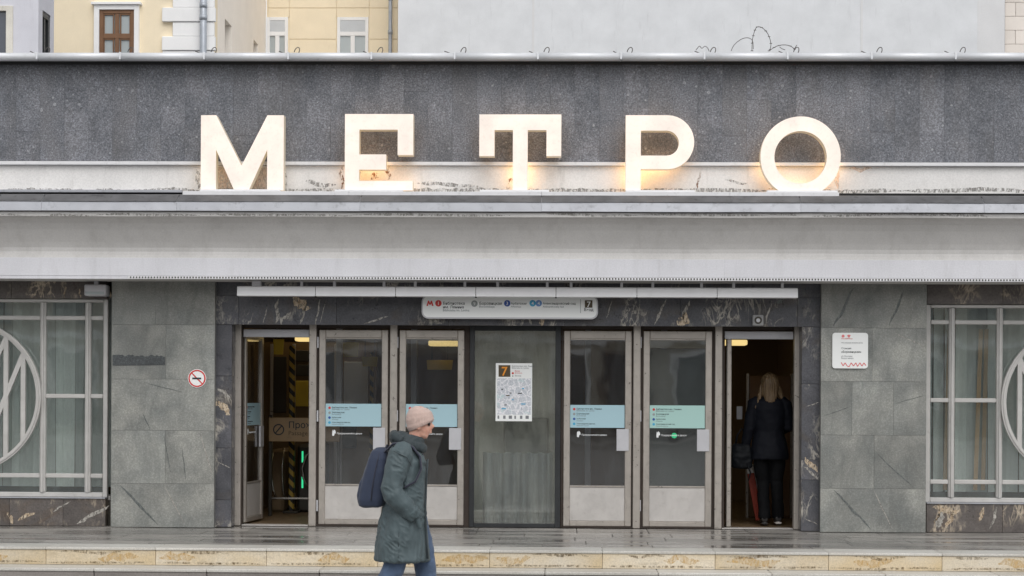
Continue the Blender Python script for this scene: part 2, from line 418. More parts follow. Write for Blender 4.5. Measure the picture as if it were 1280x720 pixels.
def text_mesh(body, size, align='LEFT', bold=0.0, spacing=1.0):
    cu = bpy.data.curves.new('lettering', 'FONT'); cu.body = body; cu.size = size; cu.align_x = align
    cu.offset = bold*size; cu.extrude = .0004; cu.resolution_u = 2; cu.space_character = spacing
    o = bpy.data.objects.new('lettering', cu); COL.objects.link(o)
    dg = bpy.context.evaluated_depsgraph_get()
    me = bpy.data.meshes.new_from_object(o.evaluated_get(dg))
    bpy.data.objects.remove(o); bpy.data.curves.remove(cu)
    me.transform(Matrix.Rotation(R(90), 4, 'X'))
    return me
WORLD = {}
def thing(name, label, cat, loc=(0, 0, 0), rz=0, group=None, kind=None):
    o = bpy.data.objects.new(name, None); COL.objects.link(o)
    o.empty_display_size = .1; o.location = loc; o.rotation_euler = (0, 0, rz); WORLD[o.name] = Vector(loc)
    if label: o['label'] = label
    if cat: o['category'] = cat
    if group: o['group'] = group
    if kind: o['kind'] = kind
    return o
def obj(name, me, mat, parent=None, local=False, label=None, cat=None, group=None, kind=None):
    me.name = name
    vs_ = [v.co for v in me.vertices]
    lo = Vector([min(v[i] for v in vs_) for i in range(3)]); hi = Vector([max(v[i] for v in vs_) for i in range(3)])
    c = (lo+hi)/2
    if parent is None: c.z = lo.z
    me.transform(Matrix.Translation(-c))
    if mat is not None:
        me.materials.clear(); me.materials.append(M[mat] if isinstance(mat, str) else mat)
    o = bpy.data.objects.new(name, me); COL.objects.link(o)
    if parent is not None:
        o.parent = parent
        o.location = c if local else c-WORLD[parent.name]
        WORLD[o.name] = c.copy()
    else:
        o.location = c; WORLD[o.name] = c.copy()
    if label: o['label'] = label
    if cat: o['category'] = cat
    if group: o['group'] = group
    if kind: o['kind'] = kind
    return o
def fit(me, width):
    xs = [v.co.x for v in me.vertices]; k = width/(max(xs)-min(xs))
    me.transform(Matrix.Diagonal((k, 1, k, 1))); return me
def text(body, x, y, z, size, mat, parent, align='LEFT', bold=0.0, name='lettering', local=False, width=None):
    me = text_mesh(body, size, align, bold)
    if width: fit(me, width)
    me.transform(Matrix.Translation((x, y, z)))
    return obj(name, me, mat, parent, local)
def jag(u0, v0, u1, v1, w, Y, y1, seed=0, n=10, taper=.5):
    """uneven strip from pixel a to pixel b on the plane Y: a mineral vein in the stone or a stain"""
    rg = random.Random(seed); a = at(u0, v0, Y); b = at(u1, v1, Y); n = max(n, 16)
    d = Vector((b.x-a.x, b.z-a.z)); p = Vector((-d.y, d.x)).normalized(); L, Rr = [], []
    k1, k2 = rg.uniform(0, 50), rg.uniform(0, 50)
    for k in range(n+1):
        t = k/n
        c = Vector((a.x, a.z))+d*t + p*(noise.noise(Vector((t*2.2+k1, 0, 0)))*.6*w + rg.uniform(-.05, .05)*w)
        prof_ = (1-taper*abs(2*t-1)**1.5)*min(1, 6*t+.15, 6*(1-t)+.15)
        wa = w*.5*prof_*(.8+.7*noise.noise(Vector((t*n*.35+k1, 3, 0)))); wb = w*.5*prof_*(.8+.7*noise.noise(Vector((t*n*.35+k2, 9, 0))))
        L.append(tuple(c+p*max(wa, .06*w))); Rr.append(tuple(c-p*max(wb, .06*w)))
    return prism(L+Rr[::-1], Y, y1, 'vein')

# ================================================================== GROUND
GZ = -0.30
YE1, YE2 = -2.98, -3.30                      # front edges of the two steps
XL, XR = fx(-345), fx(1655)
obj('pavement', box(-400, 400, -400, YE2-.02, GZ-.4, GZ), 'pavement', kind='structure', label='wet grey pavement below the two entrance steps')
obj('ground', box(-400, 400, YE2-.01, 400, GZ-.6, GZ-.16), 'asphalt', kind='structure', label='ground under and behind the pavilion')
obj('road', box(-400, 400, -48, -9, GZ+.001, GZ+.005), 'asphalt', kind='structure', label='dark wet asphalt road in front of the station')
plat = obj('platform', box(XL-2, XR+2, YE1+.03, .12, GZ-.1, -.04), 'step_grey', kind='structure', label='low entrance platform paved with wet grey slabs')
rg = random.Random(3)
y = YE1+.42; row = 0
bounds = [YE1+.42, YE1+.82, YE1+1.25, YE1+1.75, YE1+2.25, .1]
for r_ in range(5):
    x = XL-2-rg.uniform(0, .6)
    while x < XR+2:
        w = rg.choice((.6, .75, .9, .9, 1.05))
        h = rg.uniform(-.003, .0)
        obj('paving_slab', box(x+.003, x+w-.003, bounds[r_]+.003, bounds[r_+1]-.003, -.04, h, .003), 'tile', plat)
        x += w
st = thing('entrance_steps', None, None, (0, YE1, GZ), kind='structure'); st['label'] = 'two long stone steps, the upper one faced with cream blocks'
uj = [-232, -92, 57, 194, 333, 472, 612, 753, 894, 1036, 1178, 1320, 1462, 1604]
Yr = YE1
for a, b in zip(uj[:-1], uj[1:]):
    x0, x1 = fx(a, Yr, 695), fx(b, Yr, 695)
    obj('step_block', box(x0+.0015, x1-.0015, Yr+.012, Yr+.40, -.158, -.022, .004), 'step_cream', st)
    obj('nosing_slab', box(x0+.0008, x1-.0008, Yr, Yr+.415, -.021, .004, .005), 'nosing', st)
rg = random.Random(21)
for i, (a, b) in enumerate(zip(uj[:-1], uj[1:])):
    if a < -100 or a > 1300: continue
    za, zb_ = 693.2+.0075*(a-640)-.3, 707.6+.0075*(a-640)
    YG_ = Yr+.0105
    u_ = a+rg.uniform(5, 60)
    obj('stain', jag(u_, za+1.0, min(u_+rg.uniform(40, 90), b-2), za+1.6, .035, YG_, Yr+.016, 400+i, 24), 'grime_shade', st)
    obj('stain', jag(a+2, zb_-.4, b-2, zb_+.4, .022, YG_, Yr+.016, 420+i, 50, .1), 'grime_shade', st)  # dirt plus painted contact shade along the riser foot
    u_ = a+rg.uniform(5, 80)
    obj('stain', jag(u_, za+7, min(u_+rg.uniform(30, 70), b-2), za+8, .09, YG_+.0004, Yr+.016, 440+i, 16), 'ochre', st)
uj2 = [-164, -24, 117, 258, 399, 540, 681, 823, 965, 1107, 1249, 1391, 1533]
for a, b in zip(uj2[:-1], uj2[1:]):
    x0, x1 = fx(a, YE2, 712), fx(b, YE2, 712)
    obj('lower_step_block', box(x0+.003, x1-.003, YE2+.01, YE1+.1, GZ-.08, -.191, .006), 'step_grey', st)
    obj('lower_nosing_slab', box(x0+.002, x1-.002, YE2, YE1+.1, -.19, -.160, .006), 'nosing', st)

# ================================================================== PAVILION
pav = thing('station_pavilion', 'long grey station pavilion with dark stone parapet and white cornice', 'building', (0, 0, 0))
YP = -0.50                                   # parapet slab face
zt, zb = fz(77, YP), fz(202, YP)
core = obj('parapet', box(XL, XR, YP+.05, .0, zb-.5, zt), 'slab', pav)
x = fx(-340, YP, 140); step = 30.6*(20+YP)/FPX
rg = random.Random(11)
while x < XR-.1:
    x1 = min(x+step, XR)
    if rg.random() < .22:
        zm = zb+(zt-zb)*rg.choice((.26, .3, .62, .7))
        obj('stone_slab', box(x+.0004, x1-.0004, YP+rg.uniform(0, .002), YP+.049, zb, zm-.001, .0006), 'slab', core)
        obj('stone_slab', box(x+.0004, x1-.0004, YP+rg.uniform(0, .002), YP+.049, zm+.001, zt-.02, .0006), 'slab', core)
    else:
        obj('stone_slab', box(x+.0004, x1-.0004, YP+rg.uniform(0, .002), YP+.049, zb, zt-.02, .0006), 'slab', core)
    x += step
# gutter along the top
gz0, gz1 = fz(75, -.72), fz(65.5, -.72)
gut = obj('gutter_shadow_box', box(XL, XR, -.62, .1, fz(78.2, -.62), gz0+.03), 'black', pav)  # black box paints in the shadow line under the gutter
useg = [-345, -160, 46, 150, 255, 360, 464, 568, 672, 776, 880, 984, 1089, 1194, 1300, 1480, 1655]
gm = (gz0+gz1)/2; gr = (gz1-gz0)/2
for a, b in zip(useg[:-1], useg[1:]):
    x0, x1 = fx(a, -.72, 70), fx(b, -.72, 70)
    pts = [(-.70-math.cos(R(t))*gr*1.05, gm+math.sin(R(t))*gr) for t in range(-80, 91, 17)]
    pts += [(-.35, gz1+.005), (-.35, gz1-.02), (-.45, gm-.01), (-.55, gz0)]
    o = obj('gutter_segment', profile(pts, x0+.001, x1+.012), 'gutter', gut)
    for p in o.data.polygons: p.use_smooth = len(p.vertices) == 4
    obj('gutter_lip', box(x1-.006, x1+.012, -.70-gr*1.1, -.68, gm-gr*.9, gz1+.001, .001), 'gutter', gut)
    obj('gutter_back_lip', box(x0+.001, x1-.001, -.66, -.625, fz(76.5, -.66), gz0+.012, .002), 'flash_dirty', gut)
for uc in range(-60, 1400, 104):             # wire clips standing on the gutter
    if 900 < uc < 980: continue
    xc = fx(uc+2, -.6, 66); rg2 = random.Random(uc)
    bm = bmesh.new()
    tube_bm(bm, [(xc-.06-rg2.uniform(0, .03), -.6, gz1+.035), (xc-.02, -.6, gz1+.012), (xc+.04, -.6, gz1+.004), (xc+.09, -.6, gz1+.006)], .005, 5)
    lp = [(xc+.11+.026*math.cos(R(t))+.012*math.sin(R(t)), -.6, gz1+.034+.042*math.sin(R(t))) for t in range(-110, 220, 30)]
    tube_bm(bm, lp, .005, 5)
    obj('wire_clip', mesh_of(bm, 'clip', True), 'wire', gut)
# plaster band under the parapet
YB = -.52
zb1, zb0 = fz(207.5, YB), fz(248, YB)
band = obj('plaster_band', box(XL, XR, YB, .0, zb0-.1, zb1-.002, .002), 'band', pav)
obj('band_ledge', box(XL, XR, YB-.05, -.02, zb1, fz(202.3, YB-.05), .004), 'rail', band)
# cornice
YF = -.86
def cz(v, Y): return fz(v, Y)
prof = [(-.30, cz(349.5, -.86)), (YF, cz(349.5, YF)), (YF, cz(323.5, YF)), (YF+.035, cz(323.2, YF+.03))]
ctrl = [(-.81, 320), (-.795, 316), (-.80, 311), (-.83, 304), (-.87, 296), (-.91, 288), (-.96, 280), (-1.02, 273.5), (-1.06, 271.5)]
prof += [(yy, cz(vv, yy)) for yy, vv in ctrl]
prof += [(-1.075, cz(271.2, -1.075)), (-1.075, cz(266.2, -1.075)), (-1.05, cz(265.8, -1.05)), (-1.05, cz(253, -1.05)), (-.5, cz(243, -.5)), (-.30, cz(243, -.3))]
cor = obj('cornice', wavy(prof, XL, XR, 110, .006), 'cornice', pav)
# the lower fascia board, lighter colour, in lengths
for a, b in ((-345, 300), (300, 905), (905, 1655)):
    obj('fascia_board', box(fx(a, YF, 335), fx(b, YF, 335), YF-.012, YF+.02, cz(346.5, YF), cz(323.8, YF), .003), 'fascia', cor)
obj('drip_edge', box(XL, fx(160, YF, 348), YF-.016, YF+.02, cz(350.5, YF), cz(346.6, YF)-.002, .002), 'fascia', cor)
obj('perforated_strip', box(fx(160, YF, 348)+.003, XR, YF-.018, YF+.02, cz(350.3, YF), cz(346.6, YF)-.002, .002), 'rail', cor)
bm = bmesh.new(); x = fx(163, YF, 348); zc = (cz(350.3, YF)+cz(346.6, YF))/2
while x < XR-.05:
    box_bm(bm, x, x+.014, YF-.0195, YF-.015, zc-.008, zc+.009); x += .031
obj('vent_hole', mesh_of(bm, 'holes'), 'black', cor, kind='stuff')
ufl = [-345, -4, 52, 221, 450, 677, 1001, 1230, 1460, 1655]
for i, (a, b) in enumerate(zip(ufl[:-1], ufl[1:])):
    x0, x1 = fx(a, -1.1, 258), fx(b, -1.1, 258)
    pts = [(-1.10, cz(264.5, -1.10)), (-1.115, cz(264.2, -1.115)), (-1.10, cz(253.2, -1.10)), (-1.0, cz(247, -1.0)), (-.60, cz(244, -.6)), (-.60, cz(246.5, -.6)), (-1.0, cz(250, -1.0)), (-1.06, cz(256, -1.06)), (-1.06, cz(264.5, -1.06))]
    obj('flashing', wavy(pts, x0+.001, x1-.001, 14, .007, i), 'flash', cor)
    pts = [(-1.108, cz(252.6, -1.108)), (-.97, cz(244.4, -.97)), (-.62, cz(243.6, -.62)), (-.62, cz(244.2, -.62)), (-.98, cz(246.6, -.98)), (-1.09, cz(253, -1.09))]
    obj('upper_flashing', profile(pts, x0+.004, x1-.004), 'flash_dirty', cor)
# black recess and white rail that carries the letters
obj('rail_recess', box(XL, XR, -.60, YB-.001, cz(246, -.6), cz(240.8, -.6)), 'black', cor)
obj('left_ledge', box(XL, fx(227, -.7, 242), -.68, YB-.002, cz(241.5, -.68), cz(238, -.68), .004), 'flash', cor)
YR = -.88
urail = [228, 436, 677, 912, 1049]
for a, b in zip(urail[:-1], urail[1:]):
    obj('letter_rail', box(fx(a, YR, 242)+.001, fx(b, YR, 242)-.001, YR, -.605, cz(244.6, YR), cz(239.6, YR), .003), 'rail', cor)

# stains on the plaster band, grime along ledges
for i, (a, b, c, d, w, m) in enumerate([(428, 208, 427, 236, .05, 'rust'), (484, 205, 485, 226, .05, 'rust'), (466, 216, 470, 224, .10, 'rust'), (248, 212, 247, 236, .06, 'grime'), (356, 214, 357, 236, .05, 'grime'), (300, 208, 304, 216, .10, 'rust'),
    (640, 220, 636, 238, .06, 'rust'), (875, 214, 872, 236, .03, 'rust'), (1048, 214, 1046, 236, .05, 'pink_stain'), (380, 228, 420, 232, .06, 'grime'), (520, 228, 600, 234, .05, 'grime'), (905, 225, 935, 230, .03, 'grime'), (1062, 210, 1090, 212, .05, 'pink_stain')]):
    obj('stain', jag(a, b, c, d, w, YB-.0015, YB+.004, 300+i, 14), m, band)
obj('stain', prism([(fx(u, YB, 220), fz(v, YB, 300)) for u, v in ((262, 209), (342, 209), (342, 239), (262, 239))], YB-.0008, YB+.003), 'pink_stain', band)
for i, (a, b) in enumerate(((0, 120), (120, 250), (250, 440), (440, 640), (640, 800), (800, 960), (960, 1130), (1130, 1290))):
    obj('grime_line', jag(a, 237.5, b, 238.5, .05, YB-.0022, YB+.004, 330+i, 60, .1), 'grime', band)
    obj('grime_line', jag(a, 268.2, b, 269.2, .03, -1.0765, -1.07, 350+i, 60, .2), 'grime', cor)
# ---- walls behind the stone skin
zs = cz(350, -.35)+.03                       # soffit level
ULW, URW = (-217, 139), (1158, 1535)         # window bays
zc0 = zs
def vb(v, Y, u): return fz(v, Y, u)
uL, uR = 200, 1092
# pillars
YPI = -.35
pil_spec = [
  ('left', 139, 268, 200, [(351, 406, [139, 194, 268]), (406, 474, [139, 207, 268]), (474, 538, [139, 268]), (538, 604.5, [139, 207, 268]), (604.5, 656.5, [139, 268])]),
  ('right', 1026, 1158, 1092, [(354, 410, [1026, 1158]), (410, 477, [1026, 1090, 1158]), (477, 544, [1026, 1065, 1117, 1158]), (544, 611, [1026, 1093, 1158]), (611, 663.5, [1026, 1158])]),
  ('far_left', -345, -217, -280, [(349, 404, [-345, -280, -217]), (404, 472, [-345, -217]), (472, 536, [-345, -260, -217]), (536, 602, [-345, -217]), (602, 654, [-345, -217])]),
  ('far_right', 1535, 1655, 1590, [(356, 412, [1535, 1655]), (412, 480, [1535, 1600, 1655]), (480, 547, [1535, 1655]), (547, 614, [1535, 1600, 1655]), (614, 668, [1535, 1655])]),
]
PIL = {}
for nm, u0, u1, um, courses in pil_spec:
    x0, x1 = fx(u0, YPI), fx(u1, YPI)
    p = obj('pillar', box(x0+.004, x1-.004, YPI+.04, .3, -.04, zs+.15), 'pillar', pav); PIL[nm] = p
    rg = random.Random(u0)
    for i, (va, vb_, us) in enumerate(courses):
        z1 = zs+.02 if i == 0 else vb(va, YPI, um); z0 = .003 if i == len(courses)-1 else vb(vb_, YPI, um)
        for a, b in zip(us[:-1], us[1:]):
            obj('stone_panel', box(fx(a, YPI)+.0007, fx(b, YPI)-.0007, YPI+rg.uniform(0, .0015), YPI+.039, z0+.0009, z1-.0009, .001), 'pillar', p)
Yv = YPI-.001
for (nm, a, b, c, d, w, m, s) in [
  ('left', 150, 606, 197, 656, .032, 'dark_vein', 1), ('left', 205, 607, 231, 655, .012, 'white_vein', 2),
  ('left', 205, 545, 213, 590, .012, 'dark_vein', 3), ('left', 250, 541, 265, 592, .014, 'white_vein', 4),
  ('left', 178, 517, 188, 537, .014, 'dark_vein', 5), ('left', 180, 478, 226, 490, .010, 'dark_vein', 6), ('left', 228, 560, 232, 600, .012, 'dark_vein', 16),
  ('right', 1042, 613, 1090, 662, .030, 'dark_vein', 7), ('right', 1092, 613, 1116, 662, .012, 'white_vein', 8),
  ('right', 1068, 360, 1042, 408, .040, 'dark_vein', 9), ('right', 1130, 362, 1112, 408, .030, 'dark_vein', 10),
  ('right', 1094, 565, 1142, 610, .014, 'dark_vein', 11), ('right', 1118, 505, 1156, 494, .010, 'dark_vein', 12),
  ('right', 1118, 416, 1157, 434, .012, 'white_vein', 13), ('right', 1030, 520, 1064, 508, .010, 'dark_vein', 14)]:
    obj('mineral_vein', jag(a, b, c, d, w, Yv, Yv+.005, s), m, PIL[nm])
# broken strip of dark mortar across one left-hand panel
rg = random.Random(5); top = []; n = 26
xa, xb = fx(140.5, YPI), fx(206, YPI)
for k in range(n+1): top.append((xa+(xb-xa)*k/n, fz(444.5, YPI, 172)+rg.uniform(-.012, .012)))
bot = [(xb, fz(456, YPI, 172)), (xa, fz(457, YPI, 172))]
obj('mortar_patch', prism(top+bot[::1], YPI-.004, YPI+.01), granite('dark_mortar', lin((72, 76, 78)), lin((92, 96, 98)), .45, False, .8), PIL['left'])

# ---- portal: marble lintel and jambs
YL = -.25
zl0 = fz(407, YL); zlm = fz(371, YL)
port = obj('portal', boxes([(fx(268, YL)-.002, fx(1026, YL)+.002, YL+.042, .25, zl0+.03, zs+.15)]), 'marble', pav)
ul = [268, 298, 420, 560, 705, 850, 996, 1026]
for a, b in zip(ul[:-1], ul[1:]):
    obj('marble_panel', box(fx(a, YL)+.001, fx(b, YL)-.001, YL+random.uniform(0, .002), YL+.04, zl0, zlm-.001, .002), 'marble', port)
for a, b in ((268, 420), (420, 705), (705, 900), (900, 1026)):
    obj('marble_panel', box(fx(a, YL)+.001, fx(b, YL)-.001, YL+.003, YL+.04, zlm+.001, zs+.02, .002), 'marble', port)
for a, b, um in ((268.5, 289.5, 280), (1002, 1025, 1012)):
    vs_ = [407, 470, 560, 625, 660] if um < 600 else [407, 480, 575, 600, 663]
    for i in range(4):
        z1 = zl0-.001 if i == 0 else fz(vs_[i], YL, um); z0 = .003 if i == 3 else fz(vs_[i+1], YL, um)
        obj('marble_panel', box(fx(a, YL), fx(b, YL), YL+.002, .06, z0+.001, z1-.001, .003), 'marble', port)
Yv = YL-.001
for i, (a, b, c, d, w, m) in enumerate([
  (348, 374, 345, 405, .05, 'white_vein'), (366, 372, 386, 388, .13, 'cream_vein'), (364, 390, 350, 405, .06, 'white_vein'), (383, 380, 375, 405, .035, 'white_vein'),
  (400, 374, 394, 406, .02, 'white_vein'), (334, 384, 329, 404, .015, 'white_vein'), (455, 405, 485, 395, .022, 'white_vein'), (408, 374, 400, 404, .008, 'white_vein'),
  (539, 399, 552, 405, .03, 'white_vein'), (656, 396, 652, 406, .03, 'white_vein'), (661, 396, 664, 406, .03, 'white_vein'), (679, 397, 676, 407, .07, 'cream_vein'),
  (765, 376, 758, 398, .012, 'white_vein'), (800, 374, 797, 405, .012, 'white_vein'), (833, 374, 818, 406, .03, 'white_vein'), (860, 392, 848, 407, .13, 'cream_vein'), (862, 376, 852, 400, .04, 'white_vein'),
  (898, 388, 895, 406, .014, 'white_vein'), (965, 376, 957, 404, .022, 'white_vein'), (920, 380, 926, 402, .007, 'white_vein'), (978, 372, 972, 380, .05, 'dark_vein')]):
    obj('mineral_vein', jag(a, b, c, d, w, Yv, Yv+.004, 40+i), m, port)
for i, (a, b, c, d, w, m) in enumerate([(272, 486, 288, 496, .05, 'white_vein'), (270, 500, 288, 518, .09, 'cream_vein'), (271, 577, 288, 585, .012, 'white_vein'), (1006, 572, 1022, 590, .07, 'cream_vein'), (1005, 582, 1023, 600, .03, 'white_vein'), (1006, 648, 1023, 656, .012, 'white_vein'), (1008, 508, 1024, 503, .012, 'white_vein')]):
    obj('mineral_vein', jag(a, b, c, d, w, YL+.001, YL+.006, 80+i), m, port)

# ---- windows with ring emblem
YW = -.15
sW = (20+YW)/FPX
def window(uc, um, vrows, edge, m2, brown, label):
    """uc: pixel column of the emblem's centre; vrows: top, transom, middle, low transom, bottom, plinth foot"""
    xc = fx(uc, YW); e, m1 = edge*sW, 96*sW; m2 = m2*sW
    zT, z1, z2, z3, zB = [fz(v, YW, um) for v in vrows[:5]]
    w = thing('window', None, None, (0, 0, 0)); w.parent = pav; w['label'] = label
    x0, x1 = xc-e, xc+e; hw = .031; fr = .05
    yf, yb = YW-.03, YW+.03
    for xa, xb in ((x0, x0+fr), (x1-fr, x1)): obj('frame_post', box(xa, xb, yf, yb, zB, zT, .006), 'frame', w)
    for za, zb_ in ((zT-.035, zT), (zB, zB+.05)): obj('frame_rail', box(x0+fr+.001, x1-fr-.001, yf, yb, za, zb_, .006), 'frame', w)
    mx = [-m2, -m1, m1, m2]
    for q in mx:
        obj('mullion', box(xc+q-hw, xc+q+hw, yf-.008, yb, zB+.051, zT-.036, .008), 'frame', w)
        obj('mullion_bead', box(xc+q-.010, xc+q+.010, yf-.026, yf-.0085, zB+.051, zT-.036, .003), 'frame', w)
    cols = [x0+fr, xc-m2, xc-m1, xc+m1, xc+m2, x1-fr]
    for i in range(5):
        a = cols[i]+(hw if i else 0)+.001; b = cols[i+1]-(hw if i < 4 else 0)-.001
        for zz in ((z1, z3) if i == 2 else (z1, z2, z3)):
            obj('transom', box(a, b, yf-.004, yb, zz-.023, zz+.023, .006), 'frame', w)
        zr = [zB+.05, z3, z1, zT-.035] if i == 2 else [zB+.05, z3, z2, z1, zT-.035]
        for j in range(len(zr)-1):
            obj('pane', box(a-.004, b+.004, YW+.006, YW+.012, zr[j]-.002, zr[j+1]+.002), 'glass_win', w)
    # ring and the double-stroke M
    zc = (z1+z3)/2; rr = (z1-z3)/2-.03
    ye0, ye1 = YW-.10, YW-.045
    obj('emblem_ring', ringbar(xc, zc, rr-.052, rr, ye0, ye1), 'frame', w)
    obj('emblem_ring_bead', ringbar(xc, zc, rr-.034, rr-.018, ye0-.012, ye0-.0005), 'frame', w)
    s = rr/92
    for sg in (-1, 1):
        obj('emblem_bar', box(xc+sg*49*s-.026, xc+sg*49*s+.026, ye0+.004, ye1, zc-72*s, zc+74*s, .005), 'frame', w)
        obj('emblem_bar', box(xc+sg*70*s-.026, xc+sg*70*s+.026, ye0+.004, ye1, zc-54*s, zc+54*s, .005), 'frame', w)
        obj('emblem_bar', bar2d(xc+sg*50*s, zc+72*s, xc+sg*6*s, zc-16*s, .05, ye0+.007, ye1-.003), 'frame', w)
        obj('emblem_bar', bar2d(xc+sg*71*s, zc+54*s, xc+sg*14*s, zc-84*s, .05, ye0+.007, ye1-.003), 'frame', w)
    # blinds
    rg = random.Random(uc); x = x0+.02
    while x < x1-.05:
        ww = rg.uniform(.105, .125); ang = rg.uniform(-.8, .8)
        yb0 = YW+.24+rg.uniform(-.01, .01)
        tilt = rg.uniform(-.02, .02)
        bmt = 'blind'
        if brown and rg.random() < .20: bmt = 'blind_brown'; ww *= .8
        bm = bmesh.new(); zA, zZ = zB+.10, zT+.02
        A = [bm.verts.new((x+ww*t+tilt*(0 if k else 1), yb0+math.sin(ang)*ww*(t-.5)+.012*math.sin(t*math.pi), zA if k == 0 else zZ)) for k in (0, 1) for t in (0, .33, .66, 1)]
        for k in range(3): bm.faces.new((A[k], A[k+1], A[k+5], A[k+4]))
        bmesh.ops.solidify(bm, geom=bm.faces[:], thickness=.002)
        obj('blind_slat', mesh_of(bm, 'slat'), bmt, w)
        x += ww*rg.uniform(.93, 1.04) + (rg.choice((0, 0, 0, 0, .025)) if brown else 0)
    for uq, tq in ((1183, .0), (1222, -.01), (1229, .012)) if brown else ():
        xq = fx(uq, YW+.2, 520)
        obj('blind_slat', bar2d(xq-.012+tq, zB+.12, xq+.03, zT-.25, .045, YW+.195, YW+.198), 'blind_brown', w)
    obj('blind_rail', box(x0+.02, x1-.02, YW+.2, YW+.27, zT+.02, zT+.06), 'frame', w)
    obj('inner_sill', box(x0-.02, x1+.02, YW+.031, YW+.45, zB-.03, zB+.01), 'frame', w)
    # header and plinth of brown marble
    ub = [-e, -e*.5, -e*.1, e*.32, e*.7, e]
    for k in range(5):
        xa, xb = xc+ub[k]+.001, xc+ub[k+1]-.001
        obj('header_panel', box(xa, xb, YW-.07, YW+.03, zT+.003, zs+.02, .003), 'plinth', w)
        obj('plinth_panel', box(xa, xb, YW-.10, YW+.03, .003, zB-.012, .003), 'plinth', w)
    obj('outer_sill', box(x0+.002, x1-.002, YW-.115, YW+.03, zB-.011, zB-.001, .002), 'flash', w)
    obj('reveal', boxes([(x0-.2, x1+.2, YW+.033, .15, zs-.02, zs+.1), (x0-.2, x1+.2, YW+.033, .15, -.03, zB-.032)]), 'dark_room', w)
    return w
wl = window(-40, 70, [374, 397.5, 495, 594.5, 621, 656], 178, 153, False, 'left window bay with ring emblem and pale blinds')
wr = window(1346, 1220, [381, 403, 500.5, 602.5, 628, 664], 187, 155, True, 'right window bay with ring emblem and some brown blinds')
for i, (a, b, c, d, w, m, prt) in enumerate([
  (96, 655, 136, 632, .05, 'white_vein', wl), (10, 640, 16, 655, .05, 'cream_vein', wl), (22, 650, 44, 640, .05, 'cream_vein', wl), (66, 640, 88, 626, .02, 'white_vein', wl),
  (1166, 634, 1200, 640, .09, 'cream_vein', wr), (1178, 640, 1172, 660, .10, 'white_vein', wr), (1192, 640, 1184, 660, .06, 'cream_vein', wr), (1246, 634, 1238, 661, .035, 'white_vein', wr), (1230, 634, 1224, 652, .05, 'cream_vein', wr), (1168, 655, 1176, 636, .03, 'cream_vein', wr)]):
    obj('mineral_vein', jag(a, b, c, d, w, YW-.102, YW-.097, 120+i, 8), m, prt)
for i, (a, b, c, d, w, m, prt) in enumerate([(82, 358, 80, 372, .02, 'cream_vein', wl), (99, 360, 101, 373, .02, 'cream_vein', wl), (136, 358, 136, 373, .05, 'cream_vein', wl)]):
    obj('mineral_vein', jag(a, b, c, d, w, YW-.072, YW-.067, 150+i, 8), m, prt)

# ---- shell: end walls, roof, back wall, inner rooms
XVL, XVR = fx(272), fx(1022)
shell = obj('shell', boxes([
    (XL, XL+.25, .301, 12, GZ, zt), (XR-.25, XR, .301, 12, GZ, zt),
    (XL, XR, 12.001, 12.25, GZ, zt)]), 'greywall2', pav)
obj('roof', box(XL+.001, XR-.001, .101, 12, zt-.12, zt-.02), 'flash_dirty', shell)
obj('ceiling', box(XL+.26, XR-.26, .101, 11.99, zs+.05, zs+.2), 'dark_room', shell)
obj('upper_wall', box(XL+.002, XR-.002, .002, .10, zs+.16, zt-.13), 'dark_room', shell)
vest = obj('vestibule', boxes([
    (XVL-.35, XVL-.2, .31, 5.5, .002, zs+.049), (XVR+.2, XVR+.35, .31, 5.5, .002, zs+.049),
    (XL+.26, XR-.26, 5.501, 5.6, .002, zs+.049)]), 'vest_wall', pav)
obj('vestibule_floor', box(XL+.26, XR-.26, .125, 11.9, -.05, -.001), 'vest_floor', vest)
obj('vestibule_ceiling', box(XVL-.19, XVR+.19, .27, 5.49, zs-.03, zs+.04), 'vest_wall', vest)

# ---- door row
ZD0 = .003
def zv(v, u): return fz(v, 0, u)
zTop = zl0+.028
dr = thing('door_row', None, None, (0, 0, 0)); dr.parent = pav; dr['label'] = 'row of glazed metal entrance doors under a marble lintel'
posts = [(293, 301.5, 'alu'), (386.5, 395.5, 'alu'), (487.5, 496.5, 'alu'), (791.5, 800.5, 'alu'), (893.5, 902.5, 'alu'), (992.5, 1000.5, 'alu')]
for a, b, m in posts: obj('door_post', box(fx(a), fx(b), -.03, .09, ZD0, zTop, .006), m, dr)
for a, b in [(289.5, 293), (301.5, 303), (395.5, 398), (485.5, 487.5), (496.5, 498.5), (580, 587), (701.5, 704), (789.5, 791.5), (800.5, 803.5), (890.5, 893.5), (902.5, 906), (1000.5, 1003)]:
    obj('frame_gap', box(fx(a)+.001, fx(b)-.001, .012, .08, ZD0, zTop-.002), 'brown_gap', dr)
for a, b in ((395.5, 487.5), (496.5, 580), (704, 791.5), (800.5, 893.5)):
    obj('threshold', box(fx(a)+.002, fx(b)-.002, -.01, .09, .003, .022, .003), 'brown_gap', dr)
obj('top_gap', box(fx(302), fx(992), .01, .1, fz(411.5), zTop+.0), 'brown_gap', dr)
for a, b in ((303, 386), (903, 992)):
    obj('opening_header', box(fx(a)+.002, fx(b)-.002, .03, .12, fz(422.5), fz(412.5)-.002, .004), 'plate', dr)
    obj('opening_threshold', box(fx(a)+.002, fx(b)-.002, -.02, .14, .003, .014, .002), 'kick', dr)
# slender hinges
for u_ in (394.5, 489, 494, 798, 893):
    for v_ in (428, 520, 632): obj('hinge', box(fx(u_+1.5), fx(u_+3.6), -.012, .004, zv(v_+7, u_), zv(v_-7, u_), .003), 'plate', dr)

